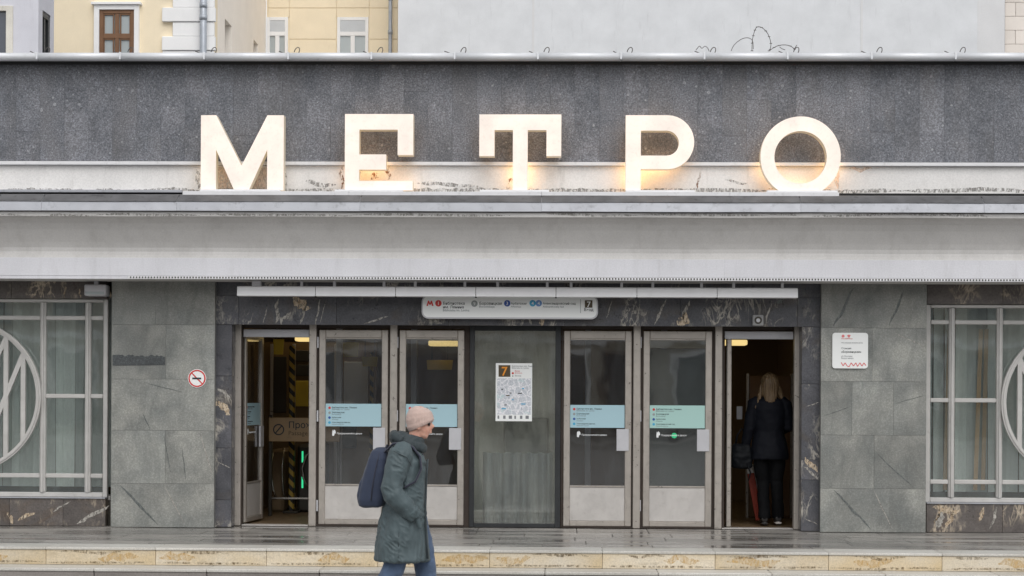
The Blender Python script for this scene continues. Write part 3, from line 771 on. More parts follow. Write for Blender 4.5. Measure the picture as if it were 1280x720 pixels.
LINES_T = ['Библиотека им. Ленина', 'Боровицкая', 'Арбатская', 'Александровский сад']
LINES_E = ['Biblioteka im. Lenina', 'Borovitskaya', 'Arbatskaya', 'Aleksandrovsky Sad']
LCOL = ['red', 'grey_print', 'blue', 'cyan']
def door(W, H, green, handle_right=True, notice=True, printed=True):
    """a glazed leaf in its own space: x 0..W, front face at y 0, z 0..H; returns list of (name, mesh, material, is_child)"""
    s = .07; t = .05; P_ = []
    gz0_ = H*.205; gz1_ = H-.095
    bm = bmesh.new()
    for b in ((0, s, 0, t, 0, H), (W-s, W, 0, t, 0, H), (s+.0005, W-s-.0005, .001, t, H-.085, H), (s+.0005, W-s-.0005, .001, t, 0, .055)): box_bm(bm, *b, .006)
    P_.append(('frame', mesh_of(bm, 'frame'), 'alu'))
    P_.append(('kick_panel', box(s-.002, W-s+.002, .014, .04, .056, gz0_-.012, .004), 'kick'))
    for za, zb_ in ((gz0_-.011, gz0_+.006), (gz1_-.004, gz1_+.009)): P_.append(('glazing_bead', box(s+.001, W-s-.001, .006, .044, za, zb_, .002), 'alu'))
    P_.append(('pane', box(s-.004, W-s+.004, .02, .027, gz0_+.006, gz1_-.004), 'glass'))
    if notice:
        nz1 = H-.80; nz0 = nz1-.245
        P_.append(('notice', box(s+.002, W-s-.004, .0165, .0185, nz0, nz1), 'sticker_green' if green else 'sticker'))
        if printed:
            for i in range(4):
                z = nz1-.045-i*.053
                P_.append(('line_dot', disc(s+.045, z, .014, .0150, .0164, 14), LCOL[i]))
                me = fit(text_mesh(LINES_T[i], .034, 'LEFT', .006), (.27, .135, .10, .2)[i]); me.transform(Matrix.Translation((s+.07, .0158, z-.004))); P_.append(('lettering', me, 'ink'))
                me = fit(text_mesh(LINES_E[i], .019), (.19, .10, .07, .13)[i]); me.transform(Matrix.Translation((s+.07, .0158, z-.024))); P_.append(('lettering', me, 'ink_grey'))
            me = fit(text_mesh('Придерживайте двери', .036, 'LEFT', .008), .27); me.transform(Matrix.Translation((s+.125, .0188, nz0-.085))); P_.append(('lettering', me, 'ink_white'))
            hp = [(0, 0), (.02, -.004), (.026, .02), (.04, .026), (.036, .05), (.02, .066), (.014, .05), (.004, .062), (0, .03)]
            P_.append(('hand_symbol', prism([(s+.075+x, nz0-.10+z) for x, z in hp], .0176, .0190), 'ink_white'))
    pz1 = H-.80-.245-.012
    P_.append(('push_plate', box(W-s-.09, W-.028, -.012, .012, pz1-.235, pz1, .003), 'plate'))
    return P_
HD = fz(413.2, 0, 640)-.020
def put_door(u0, u1, green, label, rz=0, hinge=None, W=None, **kw):
    um = (u0+u1)/2
    x0 = fx(u0) if hinge is None else hinge[0]
    W = W or fx(u1)-fx(u0)
    d = thing('door', None, None, (x0, 0.0 if hinge is None else hinge[1], .022), rz)
    d.parent = pav; d['label'] = label
    for nm, me, m in door(W, HD, green, **kw): obj(nm, me, m, d, local=True)
    return d
put_door(398.5, 485, False, 'closed glazed door left of the walker')
put_door(499, 580, False, 'closed glazed door behind the walker')
put_door(704.5, 789.5, False, 'closed glazed door right of the map poster')
put_door(804, 890, True, 'closed glazed door next to the open right doorway')
put_door(303, 386, False, 'glazed door standing open inward at the left', R(84), (fx(304), .16), .74)
put_door(906, 918, False, 'glazed door swung fully inward, seen edge-on', R(86), (fx(915), .07), .72)
# fixed centre light
fxp = thing('fixed_window', None, None, (fx(587), 0, .003)); fxp.parent = pav
for a, b in ((587, 593), (694, 701)): obj('frame_post', box(fx(a), fx(b), -.005, .07, .003, zTop-.003, .004), 'alu_dark', fxp)
for a, b in ((.003, .045), (fz(413.5), zTop-.004)): obj('frame_rail', box(fx(593)+.001, fx(694)-.001, -.002, .07, a, b, .003), 'alu_dark', fxp)
obj('pane', box(fx(593)-.005, fx(694)+.005, .02, .028, .04, fz(413)), 'glass_mid', fxp)

# ================================================================== SIGNS AND FITTINGS
# illuminated letters
YLt = -.80; LS = (20+YLt)/FPX
def letter(name, label, outer, holes, base_u, back, vref=195):
    ux = lambda u: fx(u, YLt, vref)
    uz = lambda v: fz(v, YLt, sum(p[0] for p in outer)/len(outer))
    t = thing('sign_letter', label, 'letter', (ux(outer[0][0]), YLt, uz(238)), group='tall illuminated letters on the cornice')
    po = [(ux(u), uz(v)) for u, v in outer]; ho = [[(ux(u), uz(v)) for u, v in h] for h in holes]
    obj('letter_body', prism(po, YLt+.004, YLt+.13, holes=ho), 'letter_side', t)
    def inset(poly, k): return poly
    obj('letter_face', prism(po, YLt, YLt+.0035, holes=ho), 'letter', t)
    if len(back) > 1 or name == 'T': obj('backlight', prism(po, YLt+.1305, YLt+.134, holes=ho), 'back_soft', t)
    for ua, ub_, va, vb_ in back:
        obj('lamp_bar', box(fx(ua, -.65, 210), fx(ub_, -.65, 210), -.665, -.64, fz(vb_, -.65, ua), fz(va, -.65, ua), .003), 'back_hi', t)
    zz = uz(238.0)
    obj('base_plate', box(fx(base_u[0], YLt, 238), fx(base_u[1], YLt, 238), YLt-.06, YLt+.18, fz(239.5, YR)+.002, fz(237.2, YLt-.06), .002), 'white', t)
def arc(cx, cy, r, a0, a1, n): return [(cx+r*math.cos(R(a0+(a1-a0)*k/n)), cy-r*math.sin(R(a0+(a1-a0)*k/n))) for k in range(n+1)]
VB = 238
letter('M', 'glowing white letter М, first of the five', [(251, VB), (251, 144), (270, 144), (302, 207), (334, 144), (354.5, 144), (354.5, VB), (334, VB), (334, 187), (311, VB), (293, VB), (270, 187), (270, VB)], [], (251, 351), [(255, 258, 212, 222)])
letter('E', 'glowing white letter Е with a downturned upper arm', [(431, VB), (431, 142.5), (516.4, 142.5), (516.4, 193.7), (497, 193.7), (497, 162), (449, 162), (449, 193), (482.6, 193), (482.6, 212), (449, 212), (449, 226), (516, 226), (516, VB)], [], (419, 504), [(450, 480, 203, 208.5), (500, 513, 229, 232)])
letter('T', 'glowing white letter Т with two downturned arms', [(641, VB), (641, 162.6), (618, 162.6), (618, 195), (599, 195), (599, 143), (701.5, 143), (701.5, 195), (683, 195), (683, 162.6), (659.5, 162.6), (659.5, VB)], [], (600, 686), [(644, 657, 204, 230)])
letter('P', 'glowing white letter Р with a round bowl', [(782, VB), (782, 144), (834, 144)]+arc(834, 177.7, 33.7, 88, -88, 18)+[(834, 211.4), (801, 211.4), (801, VB)], [[(801, 163.3), (833, 163.3)]+arc(833, 178.9, 15.6, 85, -85, 12)+[(833, 194.5), (801, 194.5)]], (782, 868), [(803, 838, 203, 208.5), (786, 797, 206, 230)])
cO = (1000.8, 195.7)
oo = [(cO[0]+50.2*math.cos(R(t)), cO[1]-50.2*math.sin(R(t))) for t in [-57.5+ (295.0)*k/56 for k in range(57)]]
letter('O', 'glowing white round letter О, last of the five', oo, [[(cO[0]+32.8*math.cos(R(t)), cO[1]+.8-32.8*math.sin(R(t))) for t in range(0, 360, 8)]], (958, 1046), [(954, 963, 198, 214), (1038, 1046, 198, 214), (984, 1017, 232, 236)])

# linear light fitting hung under the soffit
YX = -.62
lf = thing('linear_light', 'long white unlit strip light hung below the soffit above the doors', 'light fitting', (fx(646, YX, 365), YX, fz(365, YX)))
ub = [297, 395, 495, 595, 695, 796, 896, 997]
zA, zZ = fz(371.5, YX), fz(359, YX)
for a, b in zip(ub[:-1], ub[1:]):
    pts = [(YX-.03, zA), (YX-.055, zA+.004), (YX-.04, zZ-.012), (YX-.025, zZ), (YX+.07, zZ), (YX+.09, zA+.03), (YX+.06, zA)]
    obj('light_segment', profile(pts, fx(a, YX, 365)+.003, fx(b, YX, 365)-.003), 'white', lf)
    obj('cable_joint', box(fx(b, YX, 365)-.01, fx(b, YX, 365)+.008, YX-.028, YX+.03, zA-.008, zA+.03, .002), 'black', lf) if b < 990 else None
for u_ in (377, 418, 480, 519, 581, 622, 684, 714, 777, 816, 877, 917, 978):
    xx = fx(u_, YX, 356)
    obj('bracket', box(xx-.014, xx+.014, YX-.01, YX+.03, zZ+.002, cz(350, -.86)-.002, .002), 'plate', lf)
xx = fx(321, YX, 356); obj('bracket', box(xx-.05, xx+.045, YX-.015, YX+.05, zZ+.002, cz(350, -.86)-.002, .004), 'plate', lf)

# wayfinding sign box
YS = -.40
x0, x1 = fx(527, YS, 384), fx(747.5, YS, 384); z0, z1 = fz(398.5, YS), fz(369.5, YS)
sg = thing('wayfinding_sign', 'white rounded direction sign above the doors with line dots and number 7', 'sign', (x0, YS, z0))
obj('sign_box', prism(rrect(x0, x1, z0, z1, .07), YS+.003, YS+.10), 'plate', sg)
obj('sign_panel', prism(rrect(x0+.014, x1-.014, z0+.014, z1-.01, .06), YS-.002, YS+.0025), 'signface', sg)
yt = YS-.0032
def sx(u): return fx(u, YS, 384)
def sz(v): return fz(v, YS)
def m_logo(xc, zc, w, h, y, mat, parent):
    p = [(-1, -1), (-.56, 1), (-.3, 1), (0, .1), (.3, 1), (.56, 1), (1, -1), (.52, -1), (.36, .0), (.1, -.75), (-.1, -.75), (-.36, .0), (-.52, -1)]
    obj('metro_logo', prism([(xc+a*w/2, zc+b*h/2) for a, b in p], y, y+.0015), mat, parent)
m_logo(sx(537.5), sz(379.5), .075, .055, yt, 'red', sg)
for u_, v_, m, t_ in ((548, 379.5, 'red', '1'), (593, 379.7, 'grey_print', '9'), (634, 379.2, 'blue', '3'), (665.8, 379, 'cyan', '4'), (673.4, 379, 'lblue', '4')):
    obj('line_dot', disc(sx(u_), sz(v_), .034, yt, yt+.0015), m, sg)
    text(t_, sx(u_), yt-.001, sz(v_)-.017, .05, 'ink_white', sg, 'CENTER', .01)
for s_, u_, v_, wd, m, bd in (('Библиотека', 553.5, 380.6, 27, 'ink', .008), ('им. Ленина', 553.5, 385.2, 26, 'ink', .008), ('Biblioteka im. Lenina', 553.5, 389, 33, 'ink_grey', 0),
        ('Боровицкая', 599, 380.6, 28, 'ink', .008), ('Borovitskaya', 599, 384.2, 19, 'ink_grey', 0), ('Арбатская', 638.5, 380.2, 19.5, 'ink', .008), ('Arbatskaya', 638.5, 383.8, 13, 'ink_grey', 0),
        ('Александровский сад', 678.5, 380.0, 41, 'ink', .008), ('Aleksandrovsky Sad', 678.5, 383.8, 26, 'ink_grey', 0)):
    text(s_, sx(u_), yt, sz(v_)-.004, .05, m, sg, 'LEFT', bd, width=wd*(20+YS)/FPX)
obj('divider_line', box(sx(725.4), sx(726), yt, yt+.002, sz(391), sz(374)), 'grey_print', sg)
obj('number_field', box(sx(731), sx(740.5), yt, yt+.0015, sz(384.3), sz(375)), 'brown_print', sg)
text('7', sx(735.8), yt-.001, sz(383.2)-.003, .085, 'signface', sg, 'CENTER', .01)
text('Вход', sx(735.8), yt, sz(388.4), .042, 'ink', sg, 'CENTER', .012)

# map poster on the fixed window
def map_mat():
    m, nt, b = base('printed_map', .5)
    v = coords(nt, (1, 1, 1), (0, R(14), 0), rand=False)
    w = nd(nt, 'TexVoronoi', {'Vector': v, 'Scale': 17.0}, feature='DISTANCE_TO_EDGE').outputs['Distance']
    w2 = nd(nt, 'TexVoronoi', {'Vector': v, 'Scale': 42.0}, feature='DISTANCE_TO_EDGE').outputs['Distance']
    c = mix(nt, ramp(nt, w, [(.05, 0), (.12, 1)]), lin((238, 238, 242)), lin((206, 210, 216)))
    c = mix(nt, ramp(nt, w2, [(.02, .6), (.08, 0)]), c, lin((150, 156, 170)))
    c = mix(nt, ramp(nt, noi(nt, v, 9, 2), [(.6, 0), (.66, .7)]), c, lin((190, 212, 214)))
    col_to(nt, b, c); return m
M['map'] = map_mat()
YM = .016
x0, x1 = fx(619.5), fx(665); z0, z1 = fz(526.5), fz(454)
ps = thing('map_poster', 'white area map poster with orange 7 behind the glass centre panel', 'poster', (x0, YM, z0))
obj('sheet', box(x0, x1, YM, YM+.0025, z0, z1), 'signface', ps)
obj('map_print', box(x0+.015, x1-.012, YM-.0012, YM-.0002, z0+.07, fz(473)), 'map', ps)
obj('number_field', box(fx(623), fx(637.7), YM-.0014, YM-.0002, fz(471), fz(456.5)), 'brown_print', ps)
text('7', fx(630.2), YM-.002, fz(469.5), .135, 'orange_print', ps, 'CENTER', .012)
obj('line_dot', disc(fx(640.8), fz(466.5), .012, YM-.0014, YM-.0002, 14), 'red', ps)
obj('line_dot', disc(fx(640.8), fz(470), .008, YM-.0014, YM-.0002, 14), 'grey_print', ps)
for k, (s_, v_) in enumerate((('Библиотека им. Ленина', 458.5), ('Biblioteka im. Lenina', 460.8))): text(s_, fx(639.5), YM-.0012, fz(v_), .022, 'ink_grey', ps)
for s_, v_ in (('Вход', 464.5), ('Entrance', 466.9), ('Выход', 470.5)): text(s_, fx(643.3), YM-.0012, fz(v_), .022, 'red' if v_ < 468 else 'ink_grey', ps)
rg = random.Random(9)
for k in range(9):
    a = rg.uniform(621, 655); v_ = rg.uniform(478, 512)
    obj('map_mark', box(fx(a), fx(a+rg.uniform(2, 6)), YM-.0022, YM-.0014, fz(v_+1.3), fz(v_)), rg.choice(['ink', 'ink_grey', 'brown_print', 'cyan']), ps)
for k in range(6): obj('legend_mark', box(fx(622+k*7), fx(624+k*7+(k % 3)), YM-.0014, YM-.0002, fz(523.5), fz(519.5)), 'ink_grey', ps)

# information plaque on the right pillar
YQ = -.372
x0, x1 = fx(1040.5, YQ, 438), fx(1085, YQ, 438); z0, z1 = fz(460.5, YQ, 1063), fz(416, YQ, 1063)
pq = thing('information_plaque', 'square white plaque with red zigzag border on the right stone pillar', 'sign', (x0, YQ, z0))
obj('plaque_panel', prism(rrect(x0, x1, z0, z1, .03), YQ, YQ+.018), 'signface', pq)
qx = lambda u: fx(u, YQ, 438); qz = lambda v: fz(v, YQ, 1063); yq = YQ-.0015
obj('crest', disc(qx(1053.8), qz(420.2), .017, yq, YQ-.0002, 6), 'pale_red', pq)
obj('crest', prism([(qx(1061)+a*.02, qz(420.3)+b*.017) for a, b in ((-1, .6), (0, 1), (1, .6), (.5, -.4), (0, -1), (-.5, -.4))], yq, YQ-.0002), 'pale_red', pq)
for s_, u_, v_, size, m, bd in (('Москва', 1051.5, 424, .018, 'red', 0), ('Метро', 1059, 424, .018, 'red', 0), ('Московский метрополитен', 1051.5, 429.2, .017, 'ink_grey', 0), ('Станция', 1051.5, 436.4, .026, 'ink_grey', .01), ('«Боровицкая»', 1051.5, 441, .031, 'ink', .010), ('ул. Моховая', 1051.5, 446, .02, 'ink_grey', 0), ('Вход в метро', 1051.5, 448.6, .02, 'ink_grey', 0)):
    text(s_, qx(u_), yq, qz(v_), size, m, pq, 'LEFT', bd)
zz = [(1051.5, 453), (1054, 457.5), (1056.5, 453.5), (1059, 457.5), (1061.5, 458.5), (1064, 453.5), (1067, 457.5), (1070, 453.5), (1072, 458), (1075, 453.5), (1077.5, 457.5), (1080, 453.5), (1082.5, 457)]
for (a, b), (c, d) in zip(zz[:-1], zz[1:]):
    obj('zigzag_stroke', bar2d(qx(a), qz(b), qx(c), qz(d), .010, yq, YQ-.0002), 'pale_red', pq)

# no-smoking disc on the left pillar
YN = -.3565
xc, zc = fx(246.3, YN, 473), fz(473, YN, 246)
ns = thing('no_smoking_sign', 'round red and white no smoking sticker on the left stone pillar', 'sign', (xc, YN, zc-.1))
obj('disc', disc(xc, zc, .098, YN, YN+.004, 36), 'signface', ns)
obj('ring', ringbar(xc, zc, .077, .092, YN-.002, YN-.0003, 36), 'red', ns)
obj('slash', bar2d(xc-.058, zc+.058, xc+.058, zc-.058, .013, YN-.0018, YN-.0003), 'red', ns)
obj('cigarette', box(xc-.05, xc+.045, YN-.003, YN-.002, zc-.009, zc+.009), 'ink', ns)

# floodlight box at the left soffit, loudspeaker over the right doorway
YG = -.45
fl = thing('floodlight', 'small grey floodlight fixed under the soffit above the left window', 'light', (fx(118, YG, 363), YG, fz(370, YG, 118)))
obj('housing', box(fx(105, YG, 363), fx(132, YG, 363), YG, YG+.2, fz(369.5, YG, 118), fz(355.5, YG, 118), .012), 'plate', fl)
obj('lamp_glass', box(fx(107, YG, 363), fx(130, YG, 363), YG-.004, YG-.0005, fz(368, YG, 118), fz(364.5, YG, 118), .001), 'pane_light', fl)
obj('bracket', box(fx(116, YG, 363), fx(121, YG, 363), YG+.05, YG+.1, fz(355.3, YG, 118), zs-.02), 'plate', fl)
YK = -.34
lk = thing('loudspeaker', 'small square grey loudspeaker on the marble lintel above the right doorway', 'loudspeaker', (fx(947.5, YK, 400), YK, fz(407, YK, 947)))
lx0, lx1, lz0, lz1 = fx(941, YK, 400), fx(954.5, YK, 400), fz(407.2, YK, 947), fz(393.5, YK, 947)
obj('cabinet', box(lx0, lx1, YK, YL-.001, lz0, lz1, .008), 'speaker', lk)
obj('grille', ringbar((lx0+lx1)/2, (lz0+lz1)/2, .022, .04, YK-.003, YK-.0005, 24), 'steel_dark', lk)
obj('cone', disc((lx0+lx1)/2, (lz0+lz1)/2, .02, YK-.002, YK-.0005, 20), 'plate', lk)

# loose barbed wire on the gutter
xw = lambda u: fx(u, -.55, 55); zw = lambda v: fz(v, -.55, 945)
wv = thing('barbed_wire', 'loose loops of rusty barbed wire standing up on the gutter', 'wire', (xw(945), -.55, gz1))
loops = [[(914, 64), (918, 56), (926, 49), (934, 47.5), (940, 52), (941, 63)], [(940.5, 63), (941, 50), (943, 40), (946, 35), (953, 37), (960, 44), (964, 54), (963, 63)], [(962, 63), (970, 58.5), (978, 57.5), (987, 59), (994, 63)], [(870, 63), (874, 59), (877, 62), (881, 58.5), (885, 60), (887, 63.5)], [(974, 60), (977, 62.5), (981, 63)], [(992, 63), (996, 57)]]
for i, lp in enumerate(loops):
    P_ = [Vector((xw(u), -.55+.05*math.sin(k+i), zw(v)+.004)) for k, (u, v) in enumerate(lp)]
    # smooth
    Q = []
    for k in range(len(P_)-1):
        p0, p1, p2, p3 = P_[max(k-1, 0)], P_[k], P_[k+1], P_[min(k+2, len(P_)-1)]
        for t in (0, .25, .5, .75):
            Q.append(.5*((2*p1)+(p2-p0)*t+(2*p0-5*p1+4*p2-p3)*t*t+(3*p1-p0-3*p2+p3)*t**3))
    Q.append(P_[-1])
    obj('wire_loop', tube(Q, .0036, 5), 'wire', wv)
    if i in (1, 2):
        bm = bmesh.new()
        for k in range(0, len(Q), 3): box_bm(bm, Q[k].x-.013, Q[k].x+.013, Q[k].y-.004, Q[k].y+.004, Q[k].z-.003, Q[k].z+.003)
        obj('barb', mesh_of(bm, 'barbs'), 'wire', wv, kind='stuff')

# ================================================================== INSIDE THE VESTIBULE
def vx(u, Y, v=500): return fx(u, Y, v)
# prohibition board
Yb = 1.6
x0, x1, z0, z1 = vx(336, Yb), vx(425, Yb), fz(552, Yb, 360), fz(522, Yb, 360)
nb = thing('no_passage_board', 'brown board with a crossed circle barring the passage inside the left door', 'sign', (x0, Yb, z0))
obj('board', box(x0, x1, Yb, Yb+.03, z0, z1, .006), painted('brown_board', lin((168, 140, 104)), .5), nb)
obj('circle', ringbar(vx(348.5, Yb), fz(537, Yb, 350), .052, .066, Yb-.003, Yb-.0005, 28), 'ink', nb)
obj('slash', bar2d(vx(344.5, Yb), fz(541.5, Yb, 350), vx(352.5, Yb), fz(532, Yb, 350), .014, Yb-.003, Yb-.0005), 'ink', nb)
text('Проход', vx(360.5, Yb), Yb-.001, fz(535, Yb, 360), .105, 'ink', nb, 'LEFT', .012)
text('Passage closed', vx(360.5, Yb), Yb-.001, fz(544, Yb, 360), .075, 'brown_print', nb)
for u_ in (337.5, 423): obj('stand_post', box(vx(u_, Yb)-.02, vx(u_, Yb)+.02, Yb+.031, Yb+.07, 0, z1+.03, .005), 'steel_dark', nb)
obj('cross_rail', box(x0, x1, Yb+.035, Yb+.06, fz(624, Yb, 360), fz(622, Yb, 360)), 'chrome', nb)
# hazard post
Yh = 2.2
x0, x1 = vx(361, Yb+.6), vx(367.5, Yb+.6)
hp = thing('hazard_post', 'black and yellow striped post behind the brown board in the left doorway', 'post', (x0, Yh, 0))
obj('post', box(x0, x1, Yh, Yh+.1, 0, fz(432, Yh, 360), .01), 'hazard', hp)
obj('post_foot', box(x0-.06, x1+.06, Yh-.05, Yh+.15, 0, .03, .005), 'steel_dark', hp)
x0, x1 = vx(462, 2.6), vx(466, 2.6)
hp = thing('hazard_post', 'black and yellow striped post seen through the door left of the walker', 'post', (x0, 2.6, 0))
obj('post', box(x0, x1, 2.6, 2.68, 0, fz(440, 2.6, 460), .01), 'hazard', hp)
obj('post_foot', box(x0-.06, x1+.06, 2.56, 2.74, 0, .03, .005), 'steel_dark', hp)
# turnstile
Yt = 2.4
tx0, tx1 = vx(372, Yt), vx(400, Yt)
tn = thing('turnstile', 'dark turnstile with two green lights inside the left doorway', 'turnstile', (tx0, Yt, 0))
obj('cabinet', box(tx0, tx1, Yt, Yt+1.1, 0, fz(556, Yt, 380), .03), 'steel_dark', tn)
for v_ in (571, 603): obj('light_strip', box(vx(377.6, Yt), vx(379.6, Yt), Yt-.006, Yt-.0005, fz(v_+7, Yt, 378), fz(v_-7, Yt, 378)), 'led', tn)
obj('guard_tube', tube([(vx(u, Yt), Yt-.08, fz(v, Yt, 380)) for u, v in ((368, 562), (366, 585), (368, 605), (371, 624))], .014), 'chrome', tn)
obj('guard_tube', tube([(vx(u, Yt), Yt-.08, fz(v, Yt, 380)) for u, v in ((392, 560), (384, 570), (379, 585), (381, 598), (388, 610))], .014), 'chrome', tn)
x0, x1 = vx(340, Yt+.1), vx(357, Yt+.1)
tb = thing('ticket_barrier', 'brown metal barrier cabinet beside the green-lit turnstile', 'barrier', (x0, Yt, 0))
obj('cabinet', box(x0, x1, Yt, Yt+1.0, 0, fz(562, Yt, 350), .03), 'vest_wall', tb)
obj('guard_tube', tube([(vx(u, Yt), Yt-.06, fz(v, Yt, 350)) for u, v in ((342, 566), (340, 590), (343, 612), (347, 622))], .012), 'chrome', tb)
obj('guard_tube', tube([(vx(u, Yt), Yt-.06, fz(v, Yt, 350)) for u, v in ((356, 560), (354, 585), (355, 612), (358, 622))], .012), 'chrome', tb)
# yellow boards hung inside
for lab, ua, ub_, va, vb_, Y in (('yellow board hung at the top of the left doorway', 341, 354.5, 424, 443, 1.9), ('yellow board hung behind the top of the door left of the walker', 428, 448, 428, 446, 2.2),
        ('small yellow board hung lower behind the door left of the walker', 452, 472, 446, 458, 2.2), ('wide yellow board seen through the door behind the walker', 533, 566, 450, 462, 2.4)):
    hb = thing('hanging_board', lab, 'sign', (vx(ua, Y), Y, fz(vb_, Y, ua)), group='yellow boards hung inside the vestibule')
    obj('board', prism([(vx(ua, Y), fz(va, Y, ua)), (vx(ub_, Y), fz(va, Y, ua)), (vx(ub_-1.5, Y), fz(vb_, Y, ua)), (vx(ua+1, Y), fz(vb_, Y, ua))], Y, Y+.03), 'yellow', hb)
    for q in (.2, .8):
        xx = vx(ua+(ub_-ua)*q, Y); obj('hanger', box(xx-.006, xx+.006, Y+.01, Y+.02, fz(va, Y, ua), zs-.031), 'steel_dark', hb)
# ceiling lamps
for lab, ua, ub_, v_, Y in (('lit ceiling lamp in the left doorway', 368, 392, 423, 1.5), ('lit ceiling lamp seen through the door behind the walker', 535, 572, 429, 2.2), ('lit ceiling lamp above the woman in the right doorway', 902, 934, 428, 1.6)):
    zl = fz(v_, Y, (ua+ub_)/2)
    cl = thing('ceiling_lamp', lab, 'lamp', (vx(ua, Y), Y, zl), group='warm lamps inside the vestibule')
    obj('diffuser', box(vx(ua, Y), vx(ub_, Y), Y, Y+.3, zl-.03, zl+.03, .01), 'lampwarm', cl)
    obj('lamp_body', box(vx(ua, Y)-.01, vx(ub_, Y)+.01, Y-.01, Y+.31, zl+.031, zl+.06, .004), 'steel_dark', cl)
    for q in (.2, .8):
        xx = vx(ua+(ub_-ua)*q, Y); obj('hanger', box(xx-.006, xx+.006, Y+.14, Y+.15, zl+.06, zs-.031), 'steel_dark', cl)
for u_, Y, lab in ((400, 3.0, 'added unseen fill lamp on the hall ceiling above the brown booth'), (560, 3.2, 'added unseen fill lamp on the hall ceiling behind the walker'), (780, 3.4, 'added unseen fill lamp on the hall ceiling right of the map poster')):  # lamps added out of view to lift the light inside the hall
    xx = vx(u_, Y)
    cl = thing('hall_fill_lamp', lab, 'lamp', (xx, Y, zs-.10), group='added fill lamps on the hall ceiling')
    obj('diffuser', box(xx-.3, xx+.3, Y-.3, Y+.3, zs-.09, zs-.06, .008), 'lampfill', cl)
    obj('lamp_tray', box(xx-.32, xx+.32, Y-.32, Y+.32, zs-.059, zs-.032, .004), 'plate', cl)
# ticket booth at the back of the hall
Yk = 3.3
kb = thing('ticket_booth', 'brown and yellow booth with dark openings at the back of the left doorway', 'booth', (vx(366, Yk), Yk, 0))
obj('booth_wall', box(vx(318, Yk), vx(470, Yk), Yk, Yk+.1, 0, fz(428, Yk, 380)), painted('booth_brown', lin((120, 96, 60)), .5), kb)
for ua, ub_, va, vb_, m in ((369, 386, 476, 508, 'yellow'), (370, 388, 438, 452, 'steel_dark'), (370, 388, 456, 470, 'steel_dark'), (342, 358, 446, 516, 'steel_dark'), (400, 418, 440, 500, 'steel_dark'), (422, 446, 520, 560, 'alu_dark'), (430, 460, 452, 505, 'plate')):
    obj('booth_panel', box(vx(ua, Yk), vx(ub_, Yk), Yk-.03, Yk-.001, fz(vb_, Yk, 380), fz(va, Yk, 380), .005), m, kb)
for ua in (340, 368, 392, 420): obj('booth_post', box(vx(ua, Yk)-.02, vx(ua, Yk)+.02, Yk-.05, Yk-.031, 0, fz(430, Yk, 380), .004), 'alu', kb)
# inner door posts, board behind the fixed window, drape
ib = thing('inner_partition', 'row of grey metal posts of the inner door line behind the glass', 'partition', (vx(540, 2.0), 2.0, 0))
for u_ in (423.5, 517, 600, 735, 830): obj('post', box(vx(u_, 2.0)-.035, vx(u_, 2.0)+.035, 2.0, 2.08, 0, zs-.031, .006), 'plate', ib)
obj('head_rail', box(vx(420, 2.0), vx(840, 2.0), 2.002, 2.078, fz(425, 2.0), fz(419, 2.0)), 'plate', ib)
Yc = .5
cb = thing('tone_board', 'grey-green board added behind the dusty centre glass to give its tone', 'screen', (vx(640, Yc), Yc, 0))  # board added for the grey, reflecting look of the centre pane
obj('panel', box(vx(590, Yc), vx(699, Yc), Yc, Yc+.03, .02, fz(408, Yc), .004), plaster('tone_board_face', lin((176, 176, 166)), .5), cb)
obj('foot', box(vx(600, Yc), vx(690, Yc), Yc-.1, Yc+.15, 0, .02), 'steel_dark', cb)
x0, x1 = vx(604, .16), vx(691, .16); zdr = fz(566, .16)
dp = thing('pale_drape', 'pale blue pleated drape behind the lower centre glass', 'curtain', ((x0+x1)/2, .16, 0))
bm = bmesh.new(); n = 90; A = []; rg = random.Random(2)
for k in range(n+1):
    t = k/n; yy = .16+.035*math.sin(t*math.pi*2*8+math.sin(t*21)*1.5)+.012*math.sin(t*97)
    A.append((bm.verts.new((x0+(x1-x0)*t, yy, .02)), bm.verts.new((x0+(x1-x0)*t, yy, zdr+.006*math.sin(t*40)))))
for k in range(n): bm.faces.new((A[k][0], A[k+1][0], A[k+1][1], A[k][1]))
bmesh.ops.solidify(bm, geom=bm.faces[:], thickness=.004)
obj('fabric', mesh_of(bm, 'drape', True), plaster('drape_fabric', lin((238, 246, 248)), .3, .06), dp)
obj('hem_weight', box(x0, x1, .115, .205, .0, .018, .004), 'frame', dp)
x0, x1 = vx(630, .42), vx(686, .42)
bx = thing('dark_cabinet', 'dark box seen through the centre glass above the pale drape', 'cabinet', (x0, .36, 0))
obj('cabinet_body', box(x0, x1, .37, .48, .05, fz(522, .42), .01), 'steel_dark', bx)
obj('cabinet_door', box(x0+.02, x1-.02, .36, .3695, .1, fz(525, .42), .005), painted('cabinet_door_paint', lin((82, 86, 82)), .5), bx)
Yd = .45
db = thing('dark_screen', 'dark grey screen behind the closed door beside the right doorway', 'screen', (vx(847, Yd), Yd, 0))
obj('panel', box(vx(806, Yd), vx(889, Yd), Yd, Yd+.03, .02, fz(436, Yd, 847), .004), plaster('dark_screen_board', lin((112, 117, 112)), .3), db)
obj('header_sign', box(vx(811, Yd), vx(884, Yd), Yd-.02, Yd+.03, fz(435.5, Yd, 847)+.004, fz(424, Yd, 847), .004), painted('tan_header', lin((190, 180, 150)), .5), db)
obj('foot', box(vx(815, Yd), vx(880, Yd), Yd-.1, Yd+.15, 0, .02), 'steel_dark', db)
gl_ = thing('gate_light', 'small green light glowing behind the door beside the right doorway', 'light', (vx(843, .40), .40, fz(545, .40, 843)))
obj('lens', disc(vx(843, .40), fz(544.5, .40, 843), .03, .40, .41, 18), 'led', gl_)
obj('lamp_housing', box(vx(838, .41), vx(848, .41), .411, .448, fz(550, .41, 843), fz(538, .41, 843), .004), 'steel_dark', gl_)
